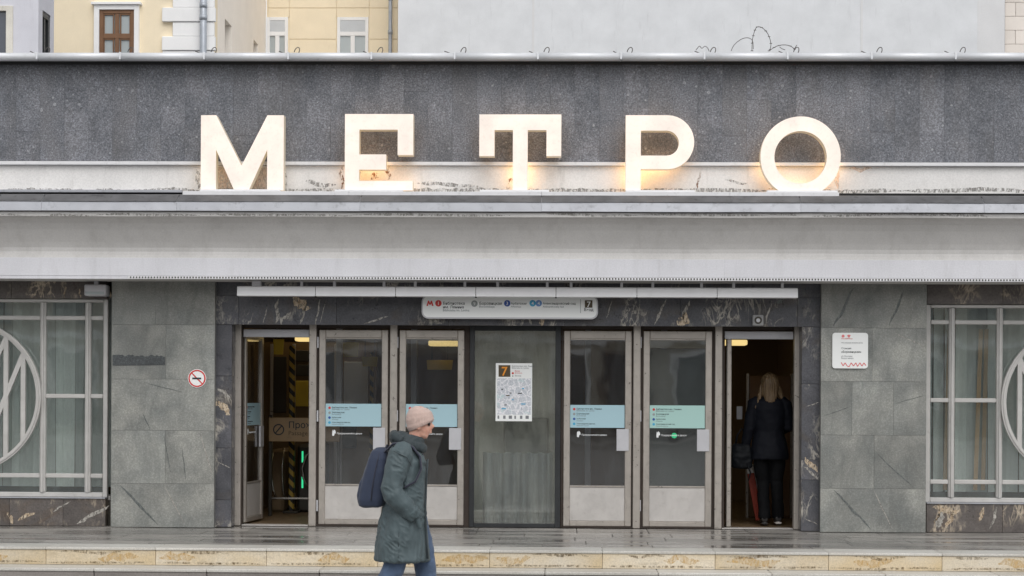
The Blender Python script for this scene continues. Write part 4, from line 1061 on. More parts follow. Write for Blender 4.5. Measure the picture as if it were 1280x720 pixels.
# right doorway
Yo = 1.5
x0 = vx(934, Yo)
od = thing('inner_door', 'brown inner door ahead of the woman in the right doorway', 'door', (x0, Yo+.5, 0))
obj('leaf', box(vx(936, Yo+.5), vx(988, Yo+.5), Yo+.5, Yo+.55, 0, fz(470, Yo+.5, 960), .005), painted('brown_door_paint', lin((128, 98, 68)), .5), od)
obj('frame', boxes([(vx(933, Yo+.5), vx(936, Yo+.5)-.002, Yo+.48, Yo+.56, 0, fz(467, Yo+.5, 960)), (vx(988, Yo+.5)+.002, vx(991, Yo+.5), Yo+.48, Yo+.56, 0, fz(467, Yo+.5, 960))]), 'alu', od)
obj('door_notice', box(vx(921, 1.2), vx(928, 1.2), 1.2, 1.205, fz(524, 1.2, 925), fz(508, 1.2, 925)), 'plate', od)
br = thing('safety_barrier', 'orange and white folding barrier leaning inside the right doorway', 'barrier', (vx(945, .9), .9, 0))
def lean(u0, v0, u1, v1, w, Y):
    a, b = at(u0, v0, Y), at(u1, v1, Y); return bar2d(a.x, a.z, b.x, b.z, w, Y, Y+.05)
obj('orange_leg', lean(938.5, 592, 949, 650, .075, .9), 'orange', br)
obj('white_leg', lean(943, 580, 956, 648, .05, .96), 'white', br)
obj('pale_top', lean(935.5, 576, 938.3, 591.5, .06, .9), 'white', br)

# ================================================================== BUILDINGS BEHIND
def bu(u, Y): return fx(u, Y, 35)
def bz(v, Y, u=300): return fz(v, Y, u)
def far_window(parent, u0, u1, v0, v1, Y, trim, frame_m, pane_m, style, y_off=0):
    x0, x1, zt_, zb_ = bu(u0, Y), bu(u1, Y), bz(v0, Y, u0), bz(v1, Y, u0)
    w = obj('window', boxes([(x0, x0+.09, Y-.02, Y+.1, zb_, zt_), (x1-.09, x1, Y-.02, Y+.1, zb_, zt_), (x0+.091, x1-.091, Y-.02, Y+.1, zt_-.09, zt_)], .005), frame_m, parent)
    obj('pane', box(x0+.08, x1-.08, Y+.03, Y+.04, zb_, zt_-.08), pane_m, w)
    if style == 'cross':
        xm = (x0+x1)/2
        obj('sash_bar', box(xm-.05, xm+.05, Y-.01, Y+.05, zb_, zt_-.091, .004), frame_m, w)
        zc = bz(42, Y, u0); zd = bz(48, Y, u0)
        obj('sash_bar', box(x0+.091, x1-.091, Y-.015, Y+.05, zd, zc, .004), frame_m, w)
        for a, b in ((x0+.091, xm-.071), (xm+.071, x1-.091)):
            for k in (0, 1):
                za, zz_ = ((zc+.001, zt_-.091) if k == 0 else (zd-1.3, zd-.001))
                obj('sash', boxes([(a, a+.03, Y-.006, Y+.045, za, zz_), (b-.03, b, Y-.006, Y+.045, za, zz_), (a+.031, b-.031, Y-.006, Y+.045, zz_-.035, zz_)], .004), frame_m, w)
    if style == 'shutter':
        zs_ = bz(v0+18, Y, u0)
        obj('roller_shutter', box(x0+.091, x1-.091, Y-.01, Y+.02, zs_, zt_-.091, .004), 'shutter', w)
        obj('sash_bar', box(x0+.091, x1-.091, Y-.016, Y+.05, zs_-.12, zs_-.002, .004), frame_m, w)
        xm = (x0+x1)/2
        obj('sash_bar', box(xm-.06, xm+.06, Y-.012, Y+.05, zb_, zs_-.121, .004), frame_m, w)
    if trim:
        zt2 = bz(v0-6, Y, u0); t0, t1 = bu(u0-6.5, Y), bu(u1+6, Y)
        obj('trim', boxes([(t0, x0-.002, Y-.06, Y+.09, zb_, zt2), (x1+.002, t1, Y-.06, Y+.09, zb_, zt2), (x0-.001, x1+.001, Y-.06, Y+.09, zt_+.002, zt2)], .004), trim, w)
        obj('trim_ledge', box(t0-.06, t1+.06, Y-.12, Y+.09, zt2+.001, zt2+.06, .005), trim, w)
    return w
def holed_wall(x0, x1, y0, y1, z0, z1, holes):
    """front wall with rectangular openings (xa, xb, za, zb)"""
    hs_ = sorted(holes); lst = []; x = x0
    for xa, xb, za, zb_ in hs_:
        lst.append((x, xa, y0, y1, z0, z1)); lst.append((xa, xb, y0, y1, zb_, z1)); lst.append((xa, xb, y0, y1, z0, za)); x = xb
    lst.append((x, x1, y0, y1, z0, z1))
    return boxes(lst)
HT = 17
# yellow house with brown window, white quoins
YA = 25; xa0, xa1 = bu(20, YA), bu(267, YA)
ba = thing('yellow_house', 'pale yellow house with brown window and white corner blocks behind the parapet', 'building', (xa0, YA, GZ-.16))
wz0, wz1 = bz(110, YA, 146), bz(12.5, YA, 146)
obj('wall', holed_wall(xa0, xa1, YA+.06, YA+.5, GZ-.16, HT, [(bu(124.5, YA), bu(168, YA), wz0, wz1)]), 'yel', ba)
# side wall with two slit windows that face right
def side_z(v, Y, u): return fz(v, Y, u)
def y_on_side(u, x):                          # depth at which the plane x = const is seen in column u
    d = Fd+Rt*((u-640)/FPX)-Up*((35-PY)/FPX); t = (x-CAM.x)/d.x; return CAM.y+d.y*t
yend = y_on_side(332.5, xa1)
slits = []
for ua, ub_, va in ((281, 289.5, 23), (317, 322.5, 49)):
    y0_, y1_ = y_on_side(ua, xa1), y_on_side(ub_, xa1)
    slits.append((y0_, y1_, side_z(va, y0_, ua)-2.4, side_z(va, y0_, ua)))
lst = []; yy = YA+.501
for y0_, y1_, za, zb_ in slits:
    lst += [(xa1-.45, xa1, yy, y0_, GZ-.16, HT), (xa1-.45, xa1, y0_, y1_, zb_, HT), (xa1-.45, xa1, y0_, y1_, GZ-.16, za)]; yy = y1_
lst.append((xa1-.45, xa1, yy, yend, GZ-.16, HT))
obj('side_wall', boxes(lst), 'pinkcream', ba)
for y0_, y1_, za, zb_ in slits:
    w = obj('window', boxes([(xa1-.44, xa1-.36, y0_+.001, y1_-.001, za, zb_)]), 'shutter', ba)
    obj('pane', box(xa1-.355, xa1-.345, y0_+.12, y1_-.12, za+.1, zb_-.12), 'pane_light', w)
obj('roof', box(xa0, xa1, YA+.06, yend, HT+.001, HT+.3), 'flash', ba)
far_window(ba, 124.5, 168, 12.5, 110, YA, 'whitestucco', 'woodbrown', 'pane_light', 'cross')
for k in range(-3, 14):                       # quoins
    v0_ = 10-36.0*k; z1q, z0q = bz(v0_, YA, 230), bz(v0_+18, YA, 230); z00 = bz(v0_+35.3, YA, 230)
    if z1q > HT-.2: break
    x0q = bu(203, YA); x1q = bu(216 if k != -1 else 203.5, YA)
    obj('quoin', box(x0q, xa1+.05, YA-.06, YA+.058, z0q+.012, z1q, .012), 'whitestucco', ba)
    obj('quoin', box(x1q, xa1+.02, YA-.03, YA+.058, z00, z0q+.0, .012), 'whitestucco', ba)
xp = bu(256, YA)
dpipe = thing('drainpipe', 'zinc drainpipe on the white corner blocks of the yellow house', 'pipe', (xp, YA-.18, GZ), group='drainpipes on the houses behind')
obj('pipe', tube([(xp, YA-.19, GZ), (xp, YA-.19, HT)], .085, 12), 'pipe', dpipe)
for zz_ in [2+2.2*k for k in range(7)]+[bz(27, YA, 256)]: obj('pipe_collar', tube([(xp, YA-.19, zz_), (xp, YA-.19, zz_+.12)], .097, 12), 'pipe', dpipe)
# second yellow block, set back
YB2 = yend+.06; xb0, xb1 = xa1+.002, bu(505, YB2)
bb = thing('yellow_block', 'set back yellow panel block with white roller shutter windows', 'building', (xb0, YB2, GZ-.16))
hol = []
for ua, ub_ in ((333, 360), (421.5, 460.5)): hol.append((bu(ua, YB2), bu(ub_, YB2), bz(120, YB2, 400), bz(21.5, YB2, 400)))
hol[0] = (max(hol[0][0], xb0+.02), *hol[0][1:])
obj('wall', holed_wall(xb0, xb1, YB2+.03, YB2+.5, GZ-.16, HT+3, hol), 'yel', bb)
far_window(bb, 333.5, 360, 21.5, 120, YB2, None, 'whitestucco', 'pane_light', 'shutter')
far_window(bb, 421.5, 460.5, 21.5, 120, YB2, None, 'whitestucco', 'pane_light', 'shutter')
ucs = [335, 361.5, 420.5, 461.5, 497]; vcs = [-110, -70, -30, 10, 49, 88]
for i in range(4):
    for j in range(5):
        if vcs[j] >= 10 and i in (0, 2) and vcs[j] < 88:
            if vcs[j] == 10: obj('facade_panel', box(bu(ucs[i], YB2)+.006, bu(ucs[i+1], YB2)-.006, YB2, YB2+.029, bz(21.3, YB2, 400), bz(vcs[j], YB2, 400)-.008, .004), 'yel', bb)
            continue
        obj('facade_panel', box(max(bu(ucs[i], YB2), xb0+.01)+.006, bu(ucs[i+1], YB2)-.006, YB2, YB2+.029, bz(vcs[j+1], YB2, 400)+.008, bz(vcs[j], YB2, 400)-.008, .004), 'yel', bb)
obj('roof', box(xb0, xb1, YB2+.03, YB2+8, HT+3.001, HT+3.2), 'flash', bb)
xp = bu(488.5, YB2)
dpipe = thing('drainpipe', 'thin drainpipe at the right end of the yellow panel block', 'pipe', (xp, YB2-.15, GZ), group='drainpipes on the houses behind')
obj('pipe', tube([(xp, YB2-.15, GZ), (xp, YB2-.15, HT+3)], .055, 10), 'pipe', dpipe)
for zz_ in [2+2.2*k for k in range(8)]+[bz(2, YB2, 488), bz(44, YB2, 488)]: obj('pipe_collar', tube([(xp, YB2-.15, zz_), (xp, YB2-.15, zz_+.12)], .07, 10), 'pipe', dpipe)
# blank grey firewall
YC = 30; xc0, xc1 = bu(497, YC), bu(1222, YC)
bc = thing('grey_firewall_building', 'tall building with a blank pale grey wall behind the parapet', 'building', ((xc0+xc1)/2, YC, GZ-.16))
uu = [497, 666.5, 1077, 1222]
for i, (a, b) in enumerate(zip(uu[:-1], uu[1:])):
    obj('wall_panel', box(bu(a, YC)+.008, bu(b, YC)-.008, YC, YC+.4, GZ-.16, HT+4, .004), 'greywall', bc)
obj('wall', box(xc0, xc1, YC+.401, YC+12, GZ-.16, HT+3.95), 'greywall2', bc)
for a in uu[1:3]: obj('joint_strip', box(bu(a, YC)-.03, bu(a, YC)+.03, YC-.008, YC-.0005, GZ-.16, HT+4), 'greywall2', bc)
obj('return_wall', box(xc1+.001, bu(1256, YC+.25), YC+.25, YC+.6, GZ-.16, HT+4), 'greywall2', bc)
obj('roof', box(xc0, xc1, YC, YC+12, HT+4.001, HT+4.2), 'flash', bc)
# beige brick building at the right edge
YD = 31; xd0, xd1 = bu(1256, YD), bu(1480, YD)
bd = thing('beige_brick_building', 'beige block building at the right edge behind the parapet', 'building', ((xd0+xd1)/2, YD, GZ-.16))
obj('wall', box(xd0, xd1, YD+.05, YD+8, GZ-.16, HT+2), 'beige_brick', bd)
zz_ = bz(90, YD, 1265); rowi = 0
while zz_ < HT-4:
    x = xd0; off = .26*(rowi % 2)
    h = .38
    while x < xd0+1.9:
        w = .29+off if x == xd0 else .56
        obj('brick', box(x+.005, x+w-.005, YD, YD+.049, zz_+.005, zz_+h-.005, .004), 'beige_brick', bd); x += w
    zz_ += h; rowi += 1
obj('roof', box(xd0, xd1, YD+.05, YD+8, HT+2.001, HT+2.2), 'flash', bd)
# lilac grey house at the left edge with a peeling window
YE = 18; xe0, xe1 = bu(-260, YE), bu(48, YE)
be = thing('grey_house', 'lilac grey house at the left edge with a peeling white window', 'building', (xe1, YE, GZ-.16))
obj('wall', holed_wall(xe0, xe1, YE, YE+.3, GZ-.16, HT-3, [(bu(-30, YE), bu(16.5, YE), bz(120, YE, 10), bz(7.5, YE, 10))]), 'lilac', be)
w = obj('window', boxes([(bu(-30, YE), bu(-22, YE), YE-.04, YE+.12, bz(120, YE, 10), bz(7.5, YE, 10)), (bu(8, YE), bu(16.5, YE), YE-.04, YE+.12, bz(120, YE, 10), bz(7.5, YE, 10)), (bu(-22, YE)+.001, bu(8, YE)-.001, YE-.04, YE+.12, bz(14, YE, 10), bz(7.5, YE, 10))], .006), 'peel', be)
obj('pane', box(bu(-22, YE), bu(8, YE), YE+.05, YE+.06, bz(120, YE, 10), bz(14, YE, 10)), 'pane_dark', w)
ye1 = y_on_side(67.5, xe1)
y0_, y1_ = y_on_side(50, xe1), y_on_side(63.5, xe1); za, zb_ = bz(120, YE, 55), side_z(10, y0_, 50)
obj('side_wall', boxes([(xe1-.32, xe1-.002, max(y1_, YE+.35), ye1, GZ-.16, HT-3), (xe1-.32, xe1-.002, YE+.301, y1_-.001, zb_, HT-3), (xe1-.32, xe1-.002, YE+.301, y1_-.001, GZ-.16, za)]), 'lilac', be)
w = obj('window', boxes([(xe1-.20, xe1-.02, y1_-.12, y1_-.002, za, zb_), (xe1-.20, xe1-.02, YE+.302, y1_-.121, zb_-.12, zb_-.002), (xe1-.2, xe1-.04, (YE+.3+y1_)/2-.05, (YE+.3+y1_)/2+.05, za, zb_-.121)], .004), 'alu_dark', be)
obj('pane', box(xe1-.16, xe1-.15, YE+.302, y1_-.1, za, zb_-.1), 'pane_light', w)
obj('roof', box(xe0, xe1, YE, ye1, HT-2.999, HT-2.7), 'flash', be)

# ================================================================== ACROSS THE STREET (seen only as reflections in the glass)
YO = -62
op = thing('opposite_building', 'grey brown building across the street, reflected in the door glass', 'building', (0, YO, GZ))
OH = 11
obj('wall', box(-45, 45, YO-10, YO, GZ, OH), plaster('opposite_render', lin((190, 184, 172)), .5), op)
obj('cornice', box(-45.3, 45.3, YO-.1, YO+.5, OH-.6, OH-.1), 'cornice', op)
obj('plinth', box(-45, 45, YO+.001, YO+.2, GZ, GZ+1.1), 'step_grey', op)
rg = random.Random(17)
obj('string_course', box(-45.1, 45.1, YO+.001, YO+.25, 3.75, 4.1), 'whitestucco', op)
x = -44
while x < 43:
    w = rg.choice((1.3, 1.7, 1.7, 2.6)); h0 = rg.choice((.2, .9, 1.1))
    obj('window', box(x, x+w, YO+.201, YO+.26, h0, 3.2), 'pane_dark', op)
    obj('window_surround', box(x-.2, x+w+.2, YO+.001, YO+.2, max(h0-.2, GZ+.02), 3.45), rg.choice(['whitestucco', 'greywall2', 'step_grey']), op)
    for fl_ in (4.6, 7.6): obj('window', box(x, x+1.5, YO+.001, YO+.06, fl_, fl_+2.0), 'pane_dark', op)
    x += w+rg.choice((.9, 1.4, 2.2))

# ================================================================== PEOPLE
def ring_loft(rings, n=22):
    """rings: (centre, axis a, axis b) -> verts, faces of a closed loft"""
    V, F = [], []
    for c, a, b in rings:
        for k in range(n):
            t = 2*math.pi*k/n; V.append(Vector(c)+Vector(a)*math.cos(t)+Vector(b)*math.sin(t))
    m = len(rings)
    for i in range(m-1):
        for k in range(n): F.append((i*n+k, i*n+(k+1) % n, (i+1)*n+(k+1) % n, (i+1)*n+k))
    F.append(tuple(range(n))[::-1]); F.append(tuple((m-1)*n+k for k in range(n)))
    return V, F
def limb(pts, rad, ref=(1, 0, 0), n=16):
    pts = [Vector(p) for p in pts]; rings = []
    for i, p in enumerate(pts):
        t = (pts[min(i+1, len(pts)-1)]-pts[max(i-1, 0)]).normalized()
        r = Vector(ref); a = (r-t*r.dot(t)).normalized(); b = t.cross(a)
        ra, rb = rad[i] if hasattr(rad[i], '__len__') else (rad[i], rad[i])
        rings.append((p, a*ra, b*rb))
    return ring_loft(rings, n)
def stack(rows, n=26):
    """horizontal ellipses: (z, x centre, y centre, half x, half y)"""
    return ring_loft([((x, y, z), (a, 0, 0), (0, b, 0)) for z, x, y, a, b in rows], n)
def ball(c, rx, ry, rz, n=10):
    rows = []
    for k in range(n+1):
        t = -math.pi/2+math.pi*k/n; q = max(math.cos(t), .06)
        rows.append((c[2]+rz*math.sin(t), c[0], c[1], rx*q, ry*q))
    return stack(rows, 20)
def fuse(name, parts, voxel=.008, smooth=4, disp=None, ymirror=False):
    V, F = [], []
    for v, f in parts:
        o = len(V); V += v; F += [tuple(i+o for i in q) for q in f]
    me = bpy.data.meshes.new(name); me.from_pydata([tuple(v) for v in V], [], F); me.update()
    bm = bmesh.new(); bm.from_mesh(me); bmesh.ops.recalc_face_normals(bm, faces=bm.faces); bm.to_mesh(me); bm.free()
    o = bpy.data.objects.new(name, me); COL.objects.link(o)
    md = o.modifiers.new('r', 'REMESH'); md.mode = 'VOXEL'; md.voxel_size = voxel; md.use_smooth_shade = True
    ms = o.modifiers.new('s', 'SMOOTH'); ms.iterations = smooth; ms.factor = .5
    dg = bpy.context.evaluated_depsgraph_get()
    out = bpy.data.meshes.new_from_object(o.evaluated_get(dg))
    bpy.data.objects.remove(o); bpy.data.meshes.remove(me)
    if disp:
        nm = [v.normal.copy() for v in out.vertices]
        for v, nn in zip(out.vertices, nm): v.co += nn*disp(v.co)
    for p in out.polygons: p.use_smooth = True
    return out
def hand(base_, direction, palm_n, side, curl=.5):
    """palm and five bent fingers; direction: along the fingers, palm_n: out of the palm, side: towards the thumb"""
    B = Vector(base_); d = Vector(direction).normalized(); n_ = Vector(palm_n).normalized(); s = Vector(side).normalized()
    P_ = [limb([B, B+d*.045, B+d*.085], [(.026, .016), (.040, .015), (.038, .012)], ref=s)]
    for k, (o_, L) in enumerate(((.030, .072), (.010, .080), (-.010, .075), (-.029, .058))):
        p = B+d*.082+s*o_; q = p+(d*math.cos(curl*.5)+n_*math.sin(curl*.5))*L*.45
        r = q+(d*math.cos(curl*1.4)+n_*math.sin(curl*1.4))*L*.32; t = r+(d*math.cos(curl*2.2)+n_*math.sin(curl*2.2))*L*.24
        P_.append(limb([p, q, r, t], [.0095, .009, .0085, .007], ref=s, n=8))
    p = B+d*.025+s*.030; q = p+(s*.8+d*.6+n_*.3).normalized()*.034; r = q+(d+n_*.5).normalized()*.03
    P_.append(limb([p, q, r], [.013, .011, .008], ref=n_, n=8))
    return P_
def folds(amp, sc=(9, 9, 4), seed=0.0, fine=.3):
    def f(c):
        p = Vector((c.x*sc[0]+seed, c.y*sc[1], c.z*sc[2]))
        q = noise.noise(p)+fine*noise.noise(p*2.7)
        r = 1-abs(noise.noise(p*1.3+Vector((7, 3, 1))))*2
        return amp*(q*.7+r*.4)
    return f
def cloth(name, c, rough=.8, weave=260, var=.16, sheen=.2):
    m, nt, b = base(name, rough); v = nd(nt, 'TexCoord').outputs['Object']
    k = gain(nt, c, ramp(nt, noi(nt, v, 7, 5, .6), [(.3, 1-var), (.7, 1+var)]))
    k = gain(nt, k, ramp(nt, noi(nt, v, weave, 2), [(.3, .88), (.7, 1.12)]))
    col_to(nt, b, k); b.inputs['Sheen Weight'].default_value = sheen if max(c) > .02 else 0
    b.inputs['Specular IOR Level'].default_value = .5 if max(c) > .02 else .2
    bump(nt, b, noi(nt, v, weave*.5, 3), .25, .004)
    return m
def knit(name, c):
    m, nt, b = base(name, .9); v = nd(nt, 'TexCoord').outputs['Object']
    w = nd(nt, 'TexWave', {'Vector': v, 'Scale': 38.0, 'Distortion': 1.2, 'Detail': 2.0}, bands_direction='Z').outputs['Fac']
    k = gain(nt, c, ramp(nt, w, [(.2, .86), (.8, 1.06)])); k = gain(nt, k, ramp(nt, noi(nt, v, 120, 3), [(.3, .9), (.7, 1.1)]))
    col_to(nt, b, k); b.inputs['Sheen Weight'].default_value = .4; bump(nt, b, w, .5, .006)
    return m
def skinm(name, c):
    m, nt, b = base(name, .5); v = nd(nt, 'TexCoord').outputs['Object']
    k = mix(nt, ramp(nt, noi(nt, v, 22, 3), [(.4, 0), (.75, .5)]), c, lin((196, 128, 112)))
    col_to(nt, b, k); b.inputs['Subsurface Weight'].default_value = .08
    return m
M['skin'] = skinm('skin', lin((214, 166, 146)))
M['coat'] = cloth('green_grey_coat', lin((74, 88, 92)), .62, 300, .14, .1)
M['coat_dark'] = cloth('dark_collar', lin((48, 58, 62)), .7, 300, .12, .1)
M['jeans'] = cloth('blue_jeans', lin((74, 92, 118)), .85, 420, .24)
M['navy'] = cloth('navy_backpack', lin((44, 54, 76)), .75, 500, .10)
M['navy_dark'] = cloth('navy_strap', lin((36, 40, 58)), .75, 500, .10)
M['hat'] = knit('beige_knit', lin((208, 182, 172)))
M['shoe'] = flat('dark_shoe', lin((44, 42, 42)), .5)
M['sole'] = flat('pale_sole', lin((206, 202, 196)), .6)
M['jacket'] = cloth('navy_black_jacket', lin((19, 21, 29)), .7, 300, .14)
M['trousers'] = cloth('black_trousers', lin((14, 15, 18)), .8, 300, .14)
M['bag'] = cloth('black_bag', lin((14, 17, 22)), .6, 200, .14)
def hairm(name, c0, c1):
    m, nt, b = base(name, .5); v = nd(nt, 'TexCoord').outputs['Object']
    st_ = nd(nt, 'Mapping', {'Vector': v, 'Scale': (1, 1, .06)}).outputs[0]
    f = noi(nt, st_, 120, 4, .7)
    col_to(nt, b, mix(nt, ramp(nt, f, [(.32, 0), (.68, 1)]), c0, c1)); bump(nt, b, f, .5, .006)
    return m
M['blonde'] = hairm('blonde_hair', lin((74, 56, 40)), lin((136, 112, 80)))
M['hair_dark'] = hairm('dark_hair', lin((60, 48, 40)), lin((96, 78, 62)))
M['lens'] = flat('dark_lens', (.012, .012, .014), .15)

# ---- the walker, facing right, knee-length coat; local x forward, z up from the ground
YWk = CAM.y+FPX/152.0
wk = thing('person', 'person in a pale beige knit hat and long grey-green coat walking past the steps', 'person', (at(512, 700, YWk).x, YWk, GZ))
def wp(name, me, mat, parent=None): return obj(name, me, mat, parent or wk, local=True)
HX = .078                                      # head centre
def faceshape(c): return 0
head = [
    ball((HX-.002, 0, 1.515), .098, .076, .118), ball((HX+.035, 0, 1.455), .062, .058, .078),
    limb([(HX+.07, 0, 1.39), (HX+.045, 0, 1.40), (HX-.0, 0, 1.42)], [(.028, .026), (.04, .045), (.045, .05)], ref=(0, 0, 1)),  # jaw
    limb([(HX+.085, 0, 1.50), (HX+.112, 0, 1.463), (HX+.088, 0, 1.447)], [.012, .0145, .012], ref=(0, 1, 0), n=10),            # nose
    limb([(HX+.07, -.022, 1.415), (HX+.092, 0, 1.418), (HX+.07, .022, 1.415)], [.009, .0115, .009], ref=(0, 0, 1), n=8),       # lips
    limb([(HX+.07, -.02, 1.431), (HX+.094, 0, 1.432), (HX+.07, .02, 1.431)], [.008, .010, .008], ref=(0, 0, 1), n=8),
    limb([(HX+.072, -.045, 1.508), (HX+.093, 0, 1.514), (HX+.072, .045, 1.508)], [.012, .012, .012], ref=(0, 0, 1), n=8),      # brow
    ball((HX-.004, -.078, 1.468), .022, .012, .034), ball((HX-.004, .078, 1.468), .022, .012, .034),                           # ears
    limb([(HX-.02, 0, 1.45), (HX-.045, 0, 1.35), (HX-.08, 0, 1.26)], [(.058, .055), (.058, .056), (.075, .09)], ref=(1, 0, 0)),  # neck
]
torso = [stack([(1.30, -.055, 0, .06, .10), (1.26, -.055, 0, .085, .17), (1.12, -.04, 0, .11, .165), (.98, -.03, 0, .095, .135), (.84, -.05, 0, .115, .165), (.76, -.05, 0, .11, .165)])]
arms, slv = [], []
for s in (-1, 1):
    sh, el, wr_ = (-.055, .175*s, 1.245), (-.125, .235*s, .955), (.02, .175*s, .79)
    arms.append(limb([sh, el, wr_], [.052, .042, .028], ref=(1, 0, 0)))
    arms += hand(wr_, (.35, -.35*s, -.8), (0, -s, -.1), (.8, 0, .55), .6)
    slv.append(limb([(-.05, .12*s, 1.285), (-.06, .185*s, 1.235), (-.10, .232*s, 1.10), (-.135, .248*s, .965), (-.115, .250*s, .915), (-.03, .238*s, .835), (.03, .218*s, .775), (.058, .195*s, .735)],
                    [(.075, .07), (.098, .082), (.090, .078), (.084, .072), (.086, .074), (.074, .066), (.066, .058), (.062, .054)], ref=(1, 0, 0)))
legs, jeans = [], []
for s, hipx, kx, ax, az in ((-1, -.045, -.07, -.20, .13), (1, -.03, .10, .13, .085)):
    hp_, kn, an = (hipx, .095*s, .80), (kx, .10*s, .46), (ax, .10*s, az)
    legs.append(limb([hp_, kn, an], [.085, .055, .04], ref=(1, 0, 0)))
    d = Vector((.19, 0, -.03 if az < .1 else -.085))
    legs.append(limb([Vector(an)+Vector((-.04, 0, -.02)), Vector(an)+d*.5+Vector((0, 0, -.03)), Vector(an)+d+Vector((0, 0, -.02))], [.03, .04, .025], ref=(0, 1, 0)))
    jeans.append(limb([(hipx, .08*s, .84), (hipx+(kx-hipx)*.5, .098*s, .64), kn, ((kx+ax)/2+.01, .10*s, (.46+az)/2), (ax, .10*s, az+.03), (ax-.004, .10*s, az-.005)], [(.12, .10), (.112, .095), (.092, .082), (.088, .078), (.084, .076), (.082, .074)], ref=(1, 0, 0)))
wp('body', fuse('body', head+torso+arms+legs, .006, 3), 'skin')
for ys in (-1, 1):
    wp('eyeglass', fuse('lens', [ball((HX+.080, ys*.036, 1.487), .012, .030, .019)], .004, 1), 'lens')
    wp('eyeglass_temple', tube([(HX+.075, ys*.068, 1.492), (HX+.03, ys*.080, 1.492), (HX-.01, ys*.084, 1.488)], .0035, 6), 'lens')
def rib(c): return .0022*math.sin(math.atan2(c.y, c.x-HX)*46)+.002*noise.noise(c*30)
wp('knit_hat', fuse('hat', [ring_loft([((HX+.012, 0, 1.462), (.090, 0, .040), (0, .086, 0)), ((HX+.004, 0, 1.495), (.110, 0, .032), (0, .096, 0)), ((HX-.002, 0, 1.535), (.113, 0, .02), (0, .099, 0)), ((HX-.006, 0, 1.575), (.102, 0, .012), (0, .09, 0)), ((HX-.014, 0, 1.608), (.074, 0, .006), (0, .068, 0)), ((HX-.02, 0, 1.626), (.036, 0, 0), (0, .034, 0)), ((HX-.02, 0, 1.632), (.012, 0, 0), (0, .012, 0))], 30),
     ring_loft([((HX+.012, 0, 1.462), (.094, 0, .042), (0, .09, 0)), ((HX+.006, 0, 1.488), (.113, 0, .038), (0, .099, 0)), ((HX+.003, 0, 1.506), (.110, 0, .034), (0, .096, 0))], 30)], .006, 2, rib), 'hat')
_f1 = folds(.014, (9, 9, 5.5), 2.0, .5)
def crease(c):
    q = Vector((c.x*16, c.y*16, c.z*26+c.x*14)); k = 1-abs(noise.noise(q+Vector((4, 8, 2))))*3.2
    g = max(0, noise.noise(c*6+Vector((1, 5, 2)))+.25)
    v_ = 1-abs(noise.noise(Vector((c.x*20, c.y*20, c.z*6+9))))*3
    return _f1(c)+.011*max(k, -.4)*g+.006*max(v_, -.3)*(1 if c.z < .8 else .3)
coat_rows = [(1.335, -.045, 0, .075, .09), (1.30, -.05, 0, .10, .145), (1.255, -.045, 0, .130, .185), (1.17, -.02, 0, .155, .195), (1.05, -.015, 0, .15, .190), (.95, -.015, 0, .148, .19), (.88, -.03, 0, .152, .198), (.81, -.05, 0, .172, .21), (.70, -.055, 0, .188, .222), (.58, -.062, 0, .203, .232), (.46, -.064, 0, .214, .24), (.375, -.064, 0, .222, .246), (.365, -.064, 0, .216, .24)]
coat = fuse('coat', [stack(coat_rows, 40)]+slv, .007, 2, crease)
wp('coat', coat, 'coat')
for s in (-1, 1):
    wp('cuff', fuse('cuff', [limb([(.022, .222*s, .785), (.036, .214*s, .768)], [(.071, .063), (.070, .062)], ref=(1, 0, 0))], .005, 1), 'coat')
    wp('sleeve_seam', tube([(-.115, .27*s, 1.27), (-.06, .28*s, 1.245), (-.005, .272*s, 1.22), (.03, .24*s, 1.15)], .0035, 5), 'coat_dark')
    wp('side_seam', tube([(-.06, .208*s+.0, .78), (-.065, .226*s, .68), (-.07, .236*s, .56), (-.072, .246*s, .40)], .004, 5), 'coat_dark')
# pocket flaps, placket and hem seam are stitched pieces of the coat
wp('coat_pocket', fuse('pocket', [limb([(.035, -.222, .80), (.075, -.214, .73), (.105, -.2, .64)], [(.018, .012), (.022, .014), (.018, .012)], ref=(1, 0, 0))], .006, 2), 'coat')
wp('placket', tube([(.150, -.06, 1.2), (.142, -.065, 1.05), (.138, -.065, .95), (.135, -.075, .8), (.140, -.09, .65), (.150, -.10, .5), (.158, -.105, .385)], .009, 6), 'coat_dark')
wp('collar', fuse('collar', [ring_loft([((-.035, 0, 1.30), (.125, 0, -.035), (0, .135, 0)), ((-.012, 0, 1.345), (.118, 0, -.035), (0, .118, 0)), ((.004, 0, 1.385), (.108, 0, -.035), (0, .102, 0)), ((.008, 0, 1.40), (.095, 0, -.03), (0, .09, 0))], 30),
     limb([(-.05, -.115, 1.35), (-.115, -.07, 1.375), (-.135, 0, 1.385), (-.115, .07, 1.375), (-.05, .115, 1.35)], [(.035, .03), (.045, .04), (.05, .045), (.045, .04), (.035, .03)], ref=(0, 0, 1)),
     limb([(.035, -.11, 1.31), (.10, -.06, 1.29), (.115, 0, 1.285), (.10, .06, 1.29), (.035, .11, 1.31)], [(.035, .022)]*5, ref=(0, 0, 1))], .007, 3, folds(.010, (14, 14, 16), 5.0)), 'coat_dark')
wp('jeans', fuse('jeans', jeans, .008, 3, folds(.009, (10, 10, 14), 9.0)), 'jeans')
